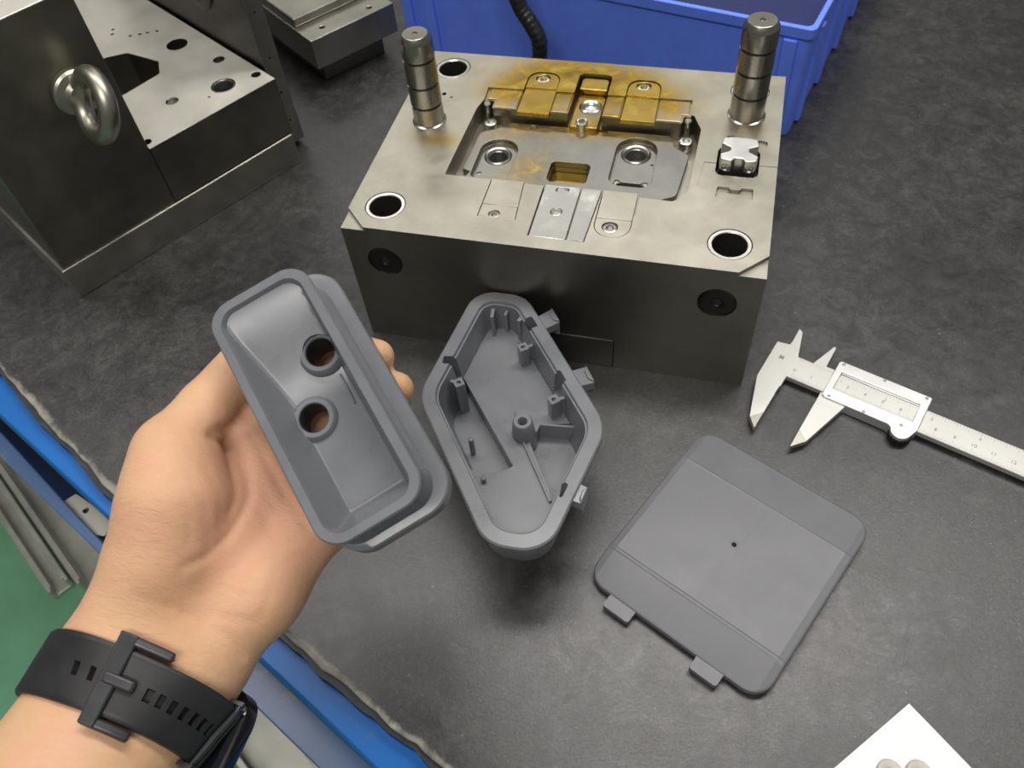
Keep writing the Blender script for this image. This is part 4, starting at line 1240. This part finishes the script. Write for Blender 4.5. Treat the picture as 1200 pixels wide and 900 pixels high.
def band(name, t0, t1, w, off, thick, parent, material, holes=(), taper=0.0, step=1.0, label=None):
    """strip following the wrist from angle t0 to t1, with slots cut at given angles"""
    n = int(abs(t1 - t0) / step)
    m = 20
    bm = new_bm()
    grid = [[None] * (m + 1) for _ in range(n + 1)]
    def pt(i, j, o_):
        th = t0 + (t1 - t0) * i / n
        ww = w - taper * i / n
        return wp(th, -ww / 2 + ww * j / m, o_) - root_off
    lo_ = [[bm.verts.new(pt(i, j, off)) for j in range(m + 1)] for i in range(n + 1)]
    hi_ = [[bm.verts.new(pt(i, j, off + thick - (0.7 if j in (0, m) else 0))) for j in range(m + 1)] for i in range(n + 1)]
    def open_(i, j):
        th = t0 + (t1 - t0) * (i + 0.5) / n
        return any(abs(th - h_) < hw and j in jj for h_, hw, jj in holes)
    keep = {(i, j) for i in range(n) for j in range(m) if not open_(i, j)}
    for i, j in keep:
        bm.faces.new((hi_[i][j], hi_[i + 1][j], hi_[i + 1][j + 1], hi_[i][j + 1]))
        bm.faces.new((lo_[i][j], lo_[i][j + 1], lo_[i + 1][j + 1], lo_[i + 1][j]))
        for (di, dj), (a, b) in (((-1, 0), ((i, j), (i, j + 1))), ((1, 0), ((i + 1, j + 1), (i + 1, j))), ((0, -1), ((i + 1, j), (i, j))), ((0, 1), ((i, j + 1), (i + 1, j + 1)))):
            if (i + di, j + dj) not in keep:
                bm.faces.new((lo_[a[0]][a[1]], hi_[a[0]][a[1]], hi_[b[0]][b[1]], lo_[b[0]][b[1]]))
    bmesh.ops.delete(bm, geom=[v for v in bm.verts if not v.link_faces], context='VERTS')
    return obj(name, bm, material, parent, 40, label=label)
SL = (8, 9, 10, 11)
TB = 111                                      # angle of the buckle
strap = band('strap', TB + 4, TB + 175, 20.5, 0.2, 2.4, watch, 'strap_rubber', [(TB + 25, 2.4, SL), (TB + 36, 2.4, SL)], label='black rubber strap, buckle side')
tail = band('strap_tail', TB + 12, TB - 92, 20.0, 1.2, 2.6, watch, 'strap_rubber', [(TB - 17 - 9.8 * k, 2.6, SL) for k in range(7)], label='black rubber strap tail with slots')
under = band('under_strap', TB + 4, TB - 120, 20.0, 0.0, 1.1, watch, 'strap_rubber')
def bar(pts, r, name, parent, material, seg=10):
    bm = new_bm()
    tube(bm, pts, r, seg)
    return obj(name, bm, material, parent, 60)
def frame_bar(ta, tb, sa, sb, off, n=14):
    return [wp(ta + (tb - ta) * i / n, sa + (sb - sa) * i / n, off) - root_off for i in range(n + 1)]
def slab(name, t0, t1, s0, s1, off0, off1, parent, material, n=8, bev=1.0):
    bm = new_bm()
    loops = []
    for k in range(n + 1):
        t = t0 + (t1 - t0) * k / n
        loops.append([wp(t, s0, off0) - root_off, wp(t, s1, off0) - root_off, wp(t, s1, off1) - root_off, wp(t, s0, off1) - root_off])
    loft(bm, loops)
    return obj(name, bm, material, parent, 30, bev, 3)
bk = slab('buckle', TB + 16, TB + 5, -14.2, 14.2, 2.2, 5.0, watch, 'buckle_black')
slab('buckle_side', TB + 15.5, TB - 20, 10.9, 14.2, 1.2, 4.6, bk, 'buckle_black', 12)
slab('buckle_side', TB + 15.5, TB - 20, -14.2, -10.9, 1.2, 4.6, bk, 'buckle_black', 12)
slab('prong', TB + 14, TB - 7, -1.9, 1.9, 3.9, 6.2, bk, 'buckle_black', 6)
def keeper(t, name):
    bm = new_bm()
    loops = []
    for s in np.linspace(-11.5, 11.5, 13):
        a, b = wp(t - 3.0, s, 4.0) - root_off, wp(t + 3.0, s, 4.0) - root_off
        c, d = wp(t + 3.0, s, 5.6 - 1.2 * (abs(s) / 11.5) ** 4) - root_off, wp(t - 3.0, s, 5.6 - 1.2 * (abs(s) / 11.5) ** 4) - root_off
        loops.append([a, b, c, d])
    loft(bm, loops)
    for sg in (-1, 1):
        l2 = []
        for off in (-0.5, 5.2):
            l2.append([wp(t - 3, sg * 10.6, off) - root_off, wp(t + 3, sg * 10.6, off) - root_off, wp(t + 3, sg * 12.2, off) - root_off, wp(t - 3, sg * 12.2, off) - root_off])
        loft(bm, l2)
    return obj(name, bm, 'buckle_black', watch, 0, 0.5)
keeper(TB - 86, 'keeper_loop')
keeper(TB - 98, 'keeper_loop')
TC = TB - 150
cpt = wp(TC, 0, 0)
dv = (cpt - Vector(WC)).normalized(); nv = Vector(WN); tv = nv.cross(dv).normalized()
nv = dv.cross(tv)
bm = new_bm()
for_loops = []
for ins, hgt in ((1.5, 0.5), (0, 2.0), (0, 8.0), (1.6, 10.2), (3.5, 10.8)):
    for_loops.append([cpt - root_off + tv * x + nv * y + dv * hgt for x, y in rrect(-21 + ins, -19 + ins, 21 - ins, 19 - ins, 9, 6)])
loft(bm, for_loops)
obj('watch_case', bm, 'watch_black', watch, 40)
